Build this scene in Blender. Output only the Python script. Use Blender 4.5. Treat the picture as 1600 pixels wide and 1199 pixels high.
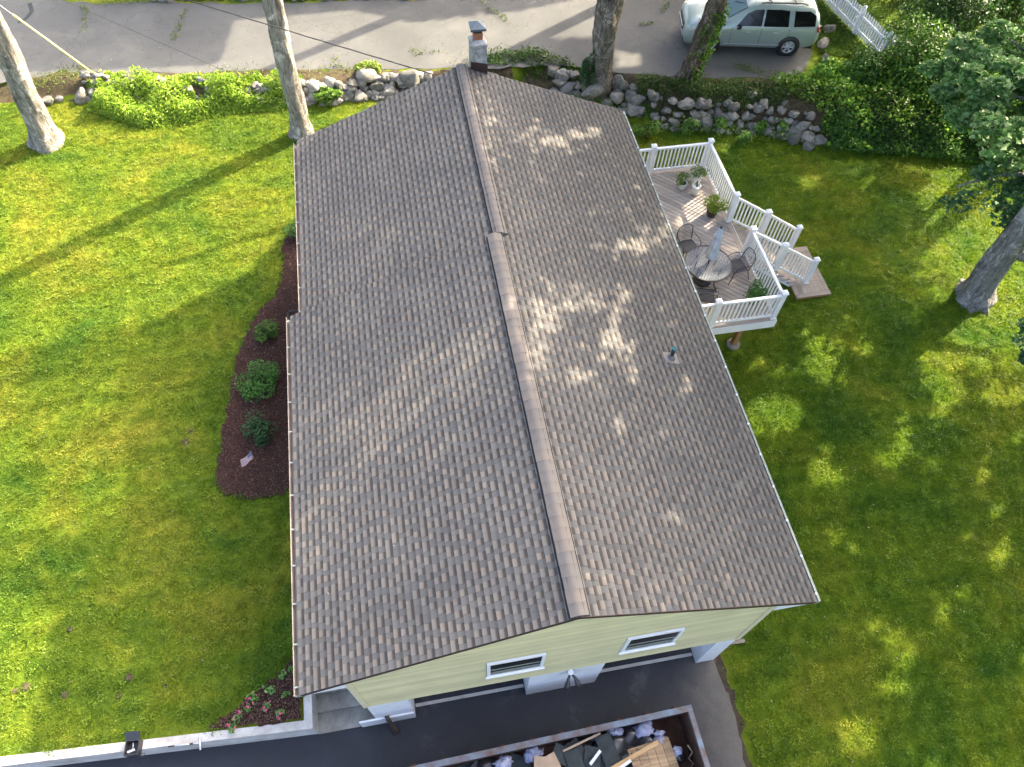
import bpy, bmesh, math, random
import numpy as np
from mathutils import Vector, Matrix
random.seed(7); rng = np.random.default_rng(7)
for o in list(bpy.data.objects): bpy.data.objects.remove(o)
S = bpy.context.scene; COL = S.collection
# ------------------------------------------------------------------ camera
CP = np.array([-2.0409, -2.9363, 18.0751]); PIT, YAW, ROL, FPX = 1.0013, 0.2169, 0.0469, 1160.07
def cam_axes():
    f = np.array([math.sin(YAW)*math.cos(PIT), math.cos(YAW)*math.cos(PIT), -math.sin(PIT)])
    rt = np.array([math.cos(YAW), -math.sin(YAW), 0.]); up = np.cross(rt, f)
    c, s = math.cos(ROL), math.sin(ROL)
    return np.array([c*rt+s*up, -s*rt+c*up, f])
CM = cam_axes()
def ray(x, y): return np.array([(x-800)/FPX, -(y-599.5)/FPX, 1.]) @ CM
def at(x, y, z):
    d = ray(x, y); return CP + d*(z-CP[2])/d[2]
def at_y(x, y, Y):
    d = ray(x, y); return CP + d*(Y-CP[1])/d[1]
def px(P):
    v = (np.asarray(P, float)-CP) @ CM.T
    return np.stack([800+FPX*v[..., 0]/v[..., 2], 599.5-FPX*v[..., 1]/v[..., 2]], -1), v[..., 2]
cd = bpy.data.cameras.new('camera'); cam = bpy.data.objects.new('camera', cd); COL.objects.link(cam)
cd.sensor_fit = 'HORIZONTAL'; cd.sensor_width = 36; cd.lens = FPX/1600*36; cd.clip_start = .1; cd.clip_end = 3000
mw = Matrix.Identity(4)
for i in range(3):
    mw[i][0], mw[i][1], mw[i][2], mw[i][3] = CM[0][i], CM[1][i], -CM[2][i], CP[i]
cam.matrix_world = mw; S.camera = cam
# ------------------------------------------------------------------ light
SUN_EL, SUN_AZ = math.radians(32.0), math.radians(30.7)      # azimuth from +X towards +Y
sd = np.array([math.cos(SUN_AZ)*math.cos(SUN_EL), math.sin(SUN_AZ)*math.cos(SUN_EL), math.sin(SUN_EL)])
W = bpy.data.worlds.new('World'); S.world = W; W.use_nodes = True
nt = W.node_tree; sky = nt.nodes.new('ShaderNodeTexSky'); sky.sky_type = 'NISHITA'; sky.sun_disc = False
sky.sun_elevation = SUN_EL; sky.sun_rotation = math.pi/2-SUN_AZ; sky.air_density = .7; sky.dust_density = 8.0; sky.ozone_density = .4
bg = nt.nodes['Background']; nt.links.new(sky.outputs[0], bg.inputs[0]); bg.inputs[1].default_value = 0.15
ld = bpy.data.lights.new('sun', 'SUN'); ld.energy = 3.1; ld.angle = math.radians(.55); ld.color = (1, .85, .64)
sun = bpy.data.objects.new('sun', ld); COL.objects.link(sun)
sun.rotation_euler = Vector(tuple(sd)).to_track_quat('Z', 'Y').to_euler(); sun.location = (30, 20, 40)
S.view_settings.view_transform = 'Standard'; S.view_settings.look = 'None'; S.view_settings.gamma = 1
S.view_settings.exposure = 2.88
try: S.view_settings.use_curve_mapping = False
except Exception: pass
S.render.engine = 'CYCLES'
# ------------------------------------------------------------------ materials
def sl(r, g, b):
    return tuple(((v/255)/12.92 if v/255 <= .04045 else ((v/255+.055)/1.055)**2.4) for v in (r, g, b))
class N:
    def __init__(s, name):
        s.m = bpy.data.materials.new(name); s.m.use_nodes = True; s.t = s.m.node_tree
        s.b = s.t.nodes['Principled BSDF']; s.out = s.t.nodes['Material Output']
    def n(s, ty, **k):
        x = s.t.nodes.new(ty)
        for a, v in k.items(): setattr(x, a, v)
        return x
    def l(s, a, b): s.t.links.new(a, b)
    def noise(s, scale, det=4, rough=.6, vec=None, dist=0):
        x = s.n('ShaderNodeTexNoise'); x.inputs['Scale'].default_value = scale; x.inputs['Detail'].default_value = det
        x.inputs['Roughness'].default_value = rough; x.inputs['Distortion'].default_value = dist
        if vec is not None: s.l(vec, x.inputs['Vector'])
        return x.outputs['Fac']
    def pos(s): return s.n('ShaderNodeNewGeometry').outputs['Position']
    def ramp(s, fac, stops):
        r = s.n('ShaderNodeValToRGB'); e = r.color_ramp.elements
        while len(e) < len(stops): e.new(.5)
        for el, (p, c) in zip(e, stops): el.position = p; el.color = (*c, 1)
        s.l(fac, r.inputs[0]); return r.outputs[0]
    def mix(s, fac, a, b, mode='MIX'):
        x = s.n('ShaderNodeMix', data_type='RGBA', blend_type=mode)
        for v, i in ((fac, 0), (a, 6), (b, 7)):
            if hasattr(v, 'links'): s.l(v, x.inputs[i])
            else: x.inputs[i].default_value = v if i == 0 else (*v, 1)
        return x.outputs[2]
    def bump(s, h, strength=.5, dist=.02):
        b = s.n('ShaderNodeBump'); b.inputs['Strength'].default_value = strength; b.inputs['Distance'].default_value = dist
        s.l(h, b.inputs['Height']); s.l(b.outputs[0], s.b.inputs['Normal'])
    def set(s, col, rough=.8, metal=0, spec=.3):
        if hasattr(col, 'links'): s.l(col, s.b.inputs['Base Color'])
        else: s.b.inputs['Base Color'].default_value = (*col, 1)
        s.b.inputs['Roughness'].default_value = rough; s.b.inputs['Metallic'].default_value = metal
        s.b.inputs['Specular IOR Level'].default_value = spec
        return s.m
def simple(name, c, c2=None, scale=6, rough=.7, metal=0, bump=0, bs=40, spec=.3):
    k = N(name); p = k.pos()
    c2 = c2 or tuple(x*.75 for x in c)
    col = k.ramp(k.noise(scale, 5, .65, p), [(.3, c2), (.7, c)])
    if bump: k.bump(k.noise(bs, 4, .6, p), bump, .01)
    return k.set(col, rough, metal, spec)
def leafmat(name, trans=.35, rough=.5):
    k = N(name); a = k.n('ShaderNodeAttribute', attribute_name='Col')
    d = k.n('ShaderNodeBsdfTranslucent'); k.l(a.outputs['Color'], d.inputs[0])
    mx = k.n('ShaderNodeMixShader'); mx.inputs[0].default_value = trans
    k.set(a.outputs['Color'], rough, 0, .35)
    k.l(k.b.outputs[0], mx.inputs[1]); k.l(d.outputs[0], mx.inputs[2]); k.l(mx.outputs[0], k.out.inputs[0])
    return k.m
def attrmat(name, rough=.85, nscale=300, namt=.35, bump=.3, spec=.25):
    k = N(name); a = k.n('ShaderNodeAttribute', attribute_name='Col'); p = k.pos()
    g = k.ramp(k.noise(nscale, 3, .7, p), [(.25, (1-namt,)*3), (.75, (1+namt*.6,)*3)])
    big = k.ramp(k.noise(.7, 3, .5, p), [(.3, (.86, .86, .87)), (.7, (1.1, 1.08, 1.05))])
    c = k.mix(1, k.mix(1, a.outputs['Color'], g, 'MULTIPLY'), big, 'MULTIPLY')
    if bump: k.bump(k.noise(nscale, 3, .7, p), bump, .004)
    return k.set(c, rough, 0, spec)
# lawn colour is a function of place (leaf colour of the turf), shared by soil sheet and blades
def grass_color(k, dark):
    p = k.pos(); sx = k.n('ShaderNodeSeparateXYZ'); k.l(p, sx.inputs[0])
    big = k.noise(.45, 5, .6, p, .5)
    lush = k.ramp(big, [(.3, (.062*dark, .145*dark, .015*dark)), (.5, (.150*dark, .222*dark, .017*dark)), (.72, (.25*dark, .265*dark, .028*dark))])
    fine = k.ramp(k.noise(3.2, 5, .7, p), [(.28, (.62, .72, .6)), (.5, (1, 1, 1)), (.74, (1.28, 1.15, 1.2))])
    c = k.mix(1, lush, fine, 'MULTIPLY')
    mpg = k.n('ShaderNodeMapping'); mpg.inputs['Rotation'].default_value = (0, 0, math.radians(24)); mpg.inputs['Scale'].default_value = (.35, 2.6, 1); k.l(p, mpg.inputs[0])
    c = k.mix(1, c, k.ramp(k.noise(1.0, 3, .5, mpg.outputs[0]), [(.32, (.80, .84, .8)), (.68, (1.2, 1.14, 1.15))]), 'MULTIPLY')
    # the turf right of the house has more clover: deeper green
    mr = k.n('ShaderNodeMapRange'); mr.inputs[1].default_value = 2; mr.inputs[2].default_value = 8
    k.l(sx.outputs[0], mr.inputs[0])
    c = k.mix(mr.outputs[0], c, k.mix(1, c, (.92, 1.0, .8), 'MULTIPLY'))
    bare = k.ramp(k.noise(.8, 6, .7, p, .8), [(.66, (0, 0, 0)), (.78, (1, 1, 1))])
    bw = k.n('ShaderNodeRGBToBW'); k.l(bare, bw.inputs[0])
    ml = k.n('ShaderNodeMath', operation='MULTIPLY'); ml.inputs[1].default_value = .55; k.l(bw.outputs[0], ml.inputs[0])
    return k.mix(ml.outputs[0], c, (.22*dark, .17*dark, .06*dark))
def lawn_mat():
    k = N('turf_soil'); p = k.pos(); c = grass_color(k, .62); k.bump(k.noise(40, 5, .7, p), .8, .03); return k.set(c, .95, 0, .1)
def blade_mat():
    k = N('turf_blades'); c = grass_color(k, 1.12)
    oi = k.n('ShaderNodeObjectInfo'); v = k.ramp(oi.outputs['Random'], [(0, (.72, .78, .7)), (.6, (1, 1, 1)), (1, (1.3, 1.2, 1.3))])
    c = k.mix(1, c, v, 'MULTIPLY')
    d = k.n('ShaderNodeBsdfTranslucent'); k.l(c, d.inputs[0]); mx = k.n('ShaderNodeMixShader'); mx.inputs[0].default_value = .45
    k.set(c, .5, 0, .25); k.l(k.b.outputs[0], mx.inputs[1]); k.l(d.outputs[0], mx.inputs[2]); k.l(mx.outputs[0], k.out.inputs[0])
    return k.m
def road_mat():
    k = N('old_asphalt'); p = k.pos()
    base = k.ramp(k.noise(.35, 6, .6, p, .4), [(.3, (.070, .072, .070)), (.55, (.098, .100, .096)), (.75, (.138, .134, .119))])
    g = k.ramp(k.noise(55, 3, .7, p), [(.3, (.82,)*3), (.7, (1.14,)*3)])
    c = k.mix(1, base, g, 'MULTIPLY')
    patch = k.ramp(k.noise(.9, 4, .5, p), [(.56, (0, 0, 0)), (.6, (1, 1, 1))])
    pb = k.n('ShaderNodeRGBToBW'); k.l(patch, pb.inputs[0]); pm = k.n('ShaderNodeMath', operation='MULTIPLY'); pm.inputs[1].default_value = .3; k.l(pb.outputs[0], pm.inputs[0])
    c = k.mix(pm.outputs[0], c, (.08, .08, .082))
    vo = k.n('ShaderNodeTexVoronoi', feature='DISTANCE_TO_EDGE'); vo.inputs['Scale'].default_value = .62
    wn = k.n('ShaderNodeTexNoise'); wn.inputs['Scale'].default_value = 1.7; wn.inputs['Detail'].default_value = 6; k.l(p, wn.inputs['Vector'])
    va = k.n('ShaderNodeVectorMath', operation='MULTIPLY_ADD'); va.inputs[1].default_value = (.9, .9, .9); k.l(wn.outputs['Color'], va.inputs[0]); k.l(p, va.inputs[2])
    k.l(va.outputs[0], vo.inputs['Vector'])
    cr = k.ramp(vo.outputs['Distance'], [(0, (.7, .7, .7)), (.010, (0, 0, 0))])
    keep = k.ramp(k.noise(.5, 2, .5, p), [(.36, (0, 0, 0)), (.52, (1, 1, 1))])
    cm = k.mix(1, cr, keep, 'MULTIPLY'); cb = k.n('ShaderNodeRGBToBW'); k.l(cm, cb.inputs[0])
    c = k.mix(cb.outputs[0], c, (.045, .05, .035))
    vo2 = k.n('ShaderNodeTexVoronoi', feature='DISTANCE_TO_EDGE'); vo2.inputs['Scale'].default_value = 2.6; k.l(va.outputs[0], vo2.inputs['Vector'])
    cr2 = k.ramp(vo2.outputs['Distance'], [(0, (1, 1, 1)), (.03, (0, 0, 0))])
    kp2 = k.ramp(k.noise(.33, 2, .5, p, .2), [(.5, (0, 0, 0)), (.62, (.6, .6, .6))])
    cb2 = k.n('ShaderNodeRGBToBW'); k.l(k.mix(1, cr2, kp2, 'MULTIPLY'), cb2.inputs[0])
    c = k.mix(cb2.outputs[0], c, (.06, .06, .058))
    k.bump(k.noise(60, 3, .7, p), .4, .01)
    return k.set(c, .85, 0, .25)
def drive_mat():
    k = N('sealed_asphalt'); p = k.pos()
    base = k.ramp(k.noise(.8, 6, .65, p, .5), [(.3, (.009, .011, .016)), (.6, (.017, .020, .027)), (.8, (.075, .075, .074))])
    g = k.ramp(k.noise(90, 2, .7, p), [(.3, (.65,)*3), (.72, (1.5,)*3)])
    sx = k.n('ShaderNodeSeparateXYZ'); k.l(p, sx.inputs[0])
    ad = k.n('ShaderNodeMath', operation='MULTIPLY_ADD'); ad.inputs[1].default_value = 1.2; k.l(k.noise(1.5, 5, .7, p), ad.inputs[0]); k.l(sx.outputs[0], ad.inputs[2])
    mr = k.n('ShaderNodeMapRange'); mr.inputs[1].default_value = 3.3; mr.inputs[2].default_value = 4.5; k.l(ad.outputs[0], mr.inputs[0])
    c = k.mix(mr.outputs[0], base, (.085, .08, .07))
    k.bump(k.noise(120, 2, .7, p), .35, .006)
    return k.set(k.mix(1, c, g, 'MULTIPLY'), .62, 0, .4)
def bark_mat(name, c1, c2, c3, sc=6):
    k = N(name); p = k.pos(); mp = k.n('ShaderNodeMapping'); mp.inputs['Scale'].default_value = (1, 1, .17); k.l(p, mp.inputs[0])
    w = k.noise(sc*2.2, 6, .7, mp.outputs[0], 1.2)
    c = k.ramp(w, [(.3, c1), (.5, c2), (.68, c3)])
    spots = k.ramp(k.noise(2.6, 7, .8, p, .6), [(.52, (0, 0, 0)), (.60, (.85, .85, .85))]); b = k.n('ShaderNodeRGBToBW'); k.l(spots, b.inputs[0])
    c = k.mix(b.outputs[0], c, tuple(min(1, x*1.5) for x in c3))
    dk = k.ramp(k.noise(3.1, 7, .8, mp.outputs[0], .8), [(.34, (.28, .28, .27)), (.5, (1, 1, 1))])
    c = k.mix(1, c, dk, 'MULTIPLY'); k.bump(w, 1, .12); return k.set(c, .9, 0, .15)
def stone_mat():
    k = N('field_stone'); p = k.pos(); oi = k.n('ShaderNodeObjectInfo')
    c = k.ramp(oi.outputs['Random'], [(0, (.13, .125, .11)), (.35, (.23, .22, .195)), (.7, (.35, .325, .285)), (1, (.18, .175, .165))])
    g = k.ramp(k.noise(9, 6, .75, p), [(.25, (.5, .5, .48)), (.55, (1, 1, 1)), (.8, (1.35, 1.33, 1.3))])
    ms = k.ramp(k.noise(3.5, 5, .7, p), [(.52, (0, 0, 0)), (.66, (.7, .7, .7))]); mb_ = k.n('ShaderNodeRGBToBW'); k.l(ms, mb_.inputs[0])
    k.bump(k.noise(14, 6, .7, p), .9, .06); return k.set(k.mix(mb_.outputs[0], k.mix(1, c, g, 'MULTIPLY'), (.075, .075, .04)), .9, 0, .2)
def mulch_mat():
    k = N('bark_mulch'); p = k.pos()
    c = k.ramp(k.noise(28, 5, .75, p, .6), [(.3, (.018, .010, .008)), (.5, (.055, .028, .022)), (.7, (.13, .075, .058))])
    k.bump(k.noise(30, 5, .8, p), 1, .04); return k.set(c, .95, 0, .1)
def concrete_mat(name, a=(.40, .385, .35), b=(.56, .55, .52)):
    k = N(name); p = k.pos()
    c = k.ramp(k.noise(1.6, 7, .7, p, .4), [(.28, tuple(x*.55 for x in a)), (.45, a), (.7, b)])
    g = k.ramp(k.noise(45, 3, .7, p), [(.3, (.86,)*3), (.7, (1.1,)*3)])
    k.bump(k.noise(50, 4, .7, p), .3, .008); return k.set(k.mix(1, c, g, 'MULTIPLY'), .85, 0, .25)
def wood_mat(name, c1, c2, ang=0, sc=9, rough=.75):
    k = N(name); p = k.pos(); mp = k.n('ShaderNodeMapping'); mp.inputs['Rotation'].default_value = (0, 0, ang); mp.inputs['Scale'].default_value = (.12, 1.4, 1.4)
    k.l(p, mp.inputs[0]); oi = k.n('ShaderNodeObjectInfo')
    c = k.ramp(k.noise(sc, 6, .7, mp.outputs[0], .4), [(.3, c1), (.7, c2)])
    v = k.ramp(oi.outputs['Random'], [(0, (.8, .8, .8)), (1, (1.15, 1.12, 1.1))])
    k.bump(k.noise(sc*3, 4, .6, mp.outputs[0]), .3, .006)
    return k.set(k.mix(1, c, v, 'MULTIPLY'), rough, 0, .3)
M = {}
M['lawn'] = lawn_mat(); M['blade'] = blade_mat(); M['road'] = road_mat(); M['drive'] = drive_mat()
M['bark_l'] = bark_mat('pale_bark', (.12, .11, .09), (.30, .275, .23), (.48, .44, .38))
M['bark_m'] = bark_mat('grey_bark', (.06, .052, .042), (.165, .145, .12), (.30, .27, .23), 5)
M['bark_d'] = bark_mat('dark_bark', (.035, .025, .018), (.11, .082, .06), (.22, .18, .14), 5)
M['bark_r'] = bark_mat('silver_bark', (.10, .10, .095), (.22, .215, .20), (.36, .35, .33), 5)
M['stone'] = stone_mat(); M['mulch'] = mulch_mat(); M['conc'] = concrete_mat('concrete'); M['conc_d'] = concrete_mat('walk_concrete', (.20, .19, .165), (.34, .33, .30))
M['leaf'] = leafmat('foliage'); M['leaf_s'] = leafmat('shrub_foliage', .25)
M['shingle'] = attrmat('asphalt_shingle', .8, 260, .38, .35, .36)
M['deckboard'] = wood_mat('composite_board', (.25, .22, .195), (.36, .325, .295), math.radians(45))
M['tread'] = wood_mat('tread_board', (.25, .21, .18), (.36, .32, .28), math.radians(90))
M['vinyl'] = simple('white_vinyl', (.78, .79, .80), (.70, .71, .73), 3, .4, spec=.4)
M['white'] = simple('white_paint', (.72, .74, .76), (.58, .60, .62), 3, .6)
k_ = N('cream_siding'); p_ = k_.pos(); oi_ = k_.n('ShaderNodeObjectInfo')
M['siding'] = k_.set(k_.mix(1, k_.ramp(k_.noise(1.3, 5, .65, p_), [(.3, (.50, .455, .265)), (.7, (.61, .55, .325))]), k_.ramp(oi_.outputs['Random'], [(0, (.86, .87, .88)), (1, (1.08, 1.07, 1.04))]), 'MULTIPLY'), .6)
M['trim'] = simple('cream_trim', (.62, .56, .38), (.52, .47, .31), 4, .6)
M['alum'] = simple('gutter_aluminium', (.27, .31, .26), (.19, .21, .18), 5, .4, .1, spec=.5)
M['alum_b'] = simple('gutter_bronze', (.22, .185, .155), (.32, .28, .24), 2, .5, .1, spec=.4)
M['dark'] = simple('vent_black', (.02, .02, .022), None, 8, .8)
M['iron'] = simple('wrought_iron', (.035, .036, .04), None, 8, .5, .3, spec=.5)
M['mesh'] = simple('chair_mesh', (.07, .072, .078), (.05, .05, .055), 40, .6, .2)
M['slat'] = simple('table_metal', (.15, .17, .20), (.11, .125, .15), 3, .45, .3, spec=.5)
M['canvas'] = simple('umbrella_canvas', (.50, .54, .60), (.36, .41, .48), 7, .85)
M['glass'] = simple('window_glass', (.02, .022, .026), None, 5, .06, 0, spec=.8)
M['car_glass'] = simple('car_glass', (.008, .009, .010), None, 5, .05, 0, spec=.5)
M['black'] = simple('black_plastic', (.018, .019, .021), (.03, .03, .034), 12, .4, spec=.5)
M['steel'] = simple('bright_steel', (.68, .69, .70), (.55, .56, .58), 12, .35, .5)
M['rust'] = simple('rusty_steel', (.115, .055, .034), (.05, .028, .020), 3.5, .9, .1, .5, 30)
M['rim'] = simple('worn_blue_steel', (.16, .22, .28), (.12, .07, .05), 3.2, .6, .2, .3, 30)
M['ply'] = wood_mat('weathered_plywood', (.10, .065, .035), (.42, .30, .18), math.radians(80), 6)
M['lumber'] = wood_mat('raw_lumber', (.40, .25, .11), (.55, .37, .19), 0, 6)
M['post'] = wood_mat('treated_post', (.30, .16, .06), (.42, .24, .10), 0, 7)
M['bag'] = simple('refuse_bag', (.012, .012, .014), (.03, .03, .034), 6, .28, 0, .6, 9, spec=.6)
M['plastic'] = simple('shopping_bag', (.36, .38, .46), (.10, .12, .24), 11, .5, 0, .5, 20)
M['card'] = simple('cardboard', (.42, .31, .21), (.30, .22, .15), 5, .85)
M['felt'] = simple('old_roofing', (.045, .055, .055), (.025, .03, .032), 6, .9, 0, .5, 60)
M['brick'] = simple('flue_tile', (.36, .145, .085), (.24, .09, .055), 8, .85)
M['mortar'] = simple('chimney_render', (.42, .41, .39), (.13, .125, .12), 7, .9, 0, .8, 22)
M['flash'] = simple('brown_flashing', (.055, .030, .026), (.04, .022, .02), 3, .5, .2, spec=.4)
M['cap'] = simple('chimney_cap_metal', (.12, .15, .17), (.08, .10, .115), 5, .4, .5)
M['pot'] = simple('white_pot', (.70, .70, .69), (.60, .60, .60), 5, .5)
M['yellow'] = simple('yellow_guard', (.72, .62, .22), (.55, .47, .20), 6, .5)
M['wire'] = simple('cable', (.05, .05, .052), None, 5, .6)
M['wire_l'] = simple('strand_steel', (.45, .45, .44), None, 5, .5, .4)
M['pine'] = wood_mat('pole_wood', (.12, .085, .06), (.2, .15, .11), 0, 5)
M['leaf_y'] = simple('soil', (.05, .035, .025), (.025, .018, .013), 15, .95)
M['teal'] = simple('teal_rim', (.03, .22, .25), None, 5, .5)
M['lead'] = simple('boot_flashing', (.22, .205, .20), (.14, .13, .13), 8, .6, .2)
M['clay'] = simple('corrugated_pipe', (.055, .042, .036), None, 9, .6)
# ------------------------------------------------------------------ builders
def tag(o, label=None, cat=None, group=None, kind=None):
    for k, v in (('label', label), ('category', cat), ('group', group), ('kind', kind)):
        if v: o[k] = v
    return o
def thing(name, loc, label, cat, group=None, rz=0):
    o = bpy.data.objects.new(name, None); o.empty_display_size = .2; COL.objects.link(o); o.location = tuple(map(float, loc)); o.rotation_euler = (0, 0, rz)
    return tag(o, label, cat, group)
def worg(o):
    v = Vector((0, 0, 0))
    while o is not None: v = v+o.location; o = o.parent
    return np.array(v)
def np_mesh(name, V, F, cols=None, smooth=False):
    """V (n,3), F (m,k) equal sided faces"""
    V = np.asarray(V, np.float32); F = np.asarray(F, np.int32); k = F.shape[1]
    me = bpy.data.meshes.new(name); me.vertices.add(len(V)); me.vertices.foreach_set('co', V.ravel())
    me.loops.add(F.size); me.loops.foreach_set('vertex_index', F.ravel())
    me.polygons.add(len(F)); me.polygons.foreach_set('loop_start', np.arange(0, F.size, k, dtype=np.int32))
    me.polygons.foreach_set('use_smooth', np.full(len(F), bool(smooth)))
    me.update(calc_edges=True)
    if cols is not None:
        a = me.attributes.new('Col', 'FLOAT_COLOR', 'POINT'); c = np.ones((len(V), 4), np.float32); c[:, :3] = cols
        a.data.foreach_set('color', c.ravel())
    return me
def link(name, me, mat, parent=None, loc=(0, 0, 0), rot=None):
    o = bpy.data.objects.new(name, me); COL.objects.link(o)
    if mat is not None and not me.materials: me.materials.append(mat)
    if parent is not None: o.parent = parent
    o.location = tuple(map(float, loc))
    if rot is not None: o.rotation_euler = rot
    return o
class MB:
    def __init__(s): s.v = []; s.f = []; s.sm = []
    def add(s, v, f, sm=False):
        b = len(s.v); s.v += [tuple(map(float, p)) for p in v]; s.f += [tuple(i+b for i in q) for q in f]; s.sm += [sm]*len(f); return s
    def box(s, a, b):
        (x0, y0, z0), (x1, y1, z1) = a, b
        return s.add([(x0, y0, z0), (x1, y0, z0), (x1, y1, z0), (x0, y1, z0), (x0, y0, z1), (x1, y0, z1), (x1, y1, z1), (x0, y1, z1)],
              [(3, 2, 1, 0), (4, 5, 6, 7), (0, 1, 5, 4), (1, 2, 6, 5), (2, 3, 7, 6), (3, 0, 4, 7)])
    def bar(s, p, q, w, h, up=(0, 0, 1)):
        p, q = np.array(p, float), np.array(q, float); d = q-p; d /= np.linalg.norm(d); up = np.array(up, float)
        r = np.cross(d, up); r /= np.linalg.norm(r); u = np.cross(r, d); v = []
        for e in (p, q):
            for a, b in ((-1, -1), (1, -1), (1, 1), (-1, 1)): v.append(e+r*a*w/2+u*b*h/2)
        return s.add(v, [(0, 1, 2, 3), (7, 6, 5, 4), (0, 4, 5, 1), (1, 5, 6, 2), (2, 6, 7, 3), (3, 7, 4, 0)])
    def tube(s, pts, rad, n=8, cap=True, jit=0, seed=0, furrow=0):
        pts = [np.array(p, float) for p in pts]; rad = rad if hasattr(rad, '__len__') else [rad]*len(pts)
        R = random.Random(seed); v = []; ph = [R.random()*6.28 for _ in range(4)]
        ref = np.array([.31, .95, .05])
        for i, p in enumerate(pts):
            d = pts[min(i+1, len(pts)-1)]-pts[max(i-1, 0)]; d /= np.linalg.norm(d)
            a = np.cross(d, ref if abs(d @ ref) < .93 else np.array([1., 0, 0])); a /= np.linalg.norm(a); b = np.cross(d, a)
            for k in range(n):
                t = 2*math.pi*k/n; r = rad[i]
                if jit: r *= 1+jit*(math.sin(3*t+ph[0]+i*.21)*.5+math.sin(5*t+ph[1]-i*.13)*.35+R.uniform(-.3, .3)*(.3 if furrow else 1.5))
                if furrow: r *= 1-furrow*abs(math.sin(6.5*t+1.1*math.sin(i*.33+ph[2])+.6*math.sin(2*t+i*.21)))**.6+R.uniform(-.018, .018)
                v.append(p+a*math.cos(t)*r+b*math.sin(t)*r)
        m = len(pts); f = [(i*n+k, i*n+(k+1) % n, (i+1)*n+(k+1) % n, (i+1)*n+k) for i in range(m-1) for k in range(n)]
        s.add(v, f, True)
        if cap:
            b = len(s.v)-m*n; s.f += [tuple(b+k for k in range(n))[::-1], tuple(b+(m-1)*n+k for k in range(n))]; s.sm += [False, False]
        return s
    def lathe(s, c, prof, n=16, sm=True):
        return s.tube_z(c, prof, n, sm)
    def tube_z(s, c, prof, n, sm):
        v = []; c = np.array(c, float)
        for r, z in prof:
            for k in range(n):
                t = 2*math.pi*k/n; v.append((c[0]+r*math.cos(t), c[1]+r*math.sin(t), c[2]+z))
        m = len(prof); f = [(i*n+k, i*n+(k+1) % n, (i+1)*n+(k+1) % n, (i+1)*n+k) for i in range(m-1) for k in range(n)]
        s.add(v, f, sm); b = len(s.v)-m*n
        s.f += [tuple(b+k for k in range(n))[::-1], tuple(b+(m-1)*n+k for k in range(n))]; s.sm += [False, False]
        return s
    def prism(s, poly, z0, z1):
        n = len(poly); v = [(x, y, z0) for x, y in poly]+[(x, y, z1) for x, y in poly]
        return s.add(v, [tuple(range(n))[::-1], tuple(range(n, 2*n))]+[(i, (i+1) % n, n+(i+1) % n, n+i) for i in range(n)])
    def mesh(s, name, org=(0, 0, 0)):
        me = bpy.data.meshes.new(name); me.from_pydata([tuple(np.array(p)-org) for p in s.v], [], s.f)
        me.polygons.foreach_set('use_smooth', s.sm); me.update()
        bm = bmesh.new(); bm.from_mesh(me); bmesh.ops.recalc_face_normals(bm, faces=bm.faces); bm.to_mesh(me); bm.free()
        return me
    def build(s, name, mat, parent=None, local=False):
        org = np.zeros(3) if (local or parent is None) else worg(parent)
        return link(name, s.mesh(name, org), M[mat] if isinstance(mat, str) else mat, parent)
def sbuild(name, mb, mat, label, cat, group=None):
    """single-mesh thing, origin at the base centre"""
    V = np.array(mb.v); org = np.array([(V[:, 0].min()+V[:, 0].max())/2, (V[:, 1].min()+V[:, 1].max())/2, V[:, 2].min()])
    o = link(name, mb.mesh(name, org), M[mat] if isinstance(mat, str) else mat, None, org); return tag(o, label, cat, group)
def interp(x, pts): return np.interp(x, [p[0] for p in pts], [p[1] for p in pts])
def sm01(t): t = np.clip(t, 0, 1); return t*t*(3-2*t)
def vnoise(x, y, s=1., seed=0):
    a = np.sin(x*s*1.7+seed)+np.sin(y*s*2.1+seed*1.3+x*s*.7)+np.sin((x+y)*s*3.1+seed*2.1)*.5+np.sin((x-y*1.3)*s*5.3+seed)*.25
    return a/2.75
# ------------------------------------------------------------------ terrain
ROAD_N = [(-90, 30), (-30, 25.2), (-15.5, 23.1), (-13.4, 23.5), (-11.1, 23.0), (-5.65, 22.5), (.4, 21.65), (4.2, 21.35), (8.75, 20.0), (10.9, 19.6), (12.6, 19.4), (13.6, 19.7), (14.4, 20.7), (15.1, 22.6), (15.6, 26)]
ROAD_F = [(-90, 36), (-30, 31), (-16.4, 28.6), (-14.2, 28.2), (-12.7, 27.8), (-5.1, 26.85), (0, 26.35), (4, 26.3)]
FOOT = [(-90, 28), (-30, 23.5), (-16, 22.6), (-14.2, 22.5), (-12.5, 22.2), (-9, 21.3), (-4.4, 20.85), (-1.6, 20.9), (2, 21.0), (4.9, 20.3), (6.9, 19.3), (8, 18.2), (9.8, 17.75), (11.6, 17.35), (13.5, 16.4), (15.9, 15.7), (19, 14.8), (26, 12.5), (90, 8)]
XW = -5.46
def wall_y(x): return .1+np.maximum(0, XW-x)*.062
def terr(x, y):
    x = np.asarray(x, float); y = np.asarray(y, float)
    back = sm01((x+4)/9.)
    zr = .27*sm01((y+.5)/7.)-.012
    zl = np.where(y > 13, .70*(1-back)+.27*back, np.where(x < 0, .70, zr))
    zl = np.where(x > 0, np.minimum(zl, zr+.45), zl)
    f = interp(x, FOOT); wd = np.where(x < 3, .75, 1.25)
    h = zl+(1.10-zl)*sm01((y-f)/wd)
    h = h+np.where(y > f+.3, 0, .018*vnoise(x, y, .9))
    far = sm01((np.hypot(x, y-10)-55)/20.)
    return h*(1-far)-.05*far
ROOF_W, ROOF_S, ROOF_L, BRK, DD, EZ = 4.55, .4088, 14.18, 8.17, .145, 4.48
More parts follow.
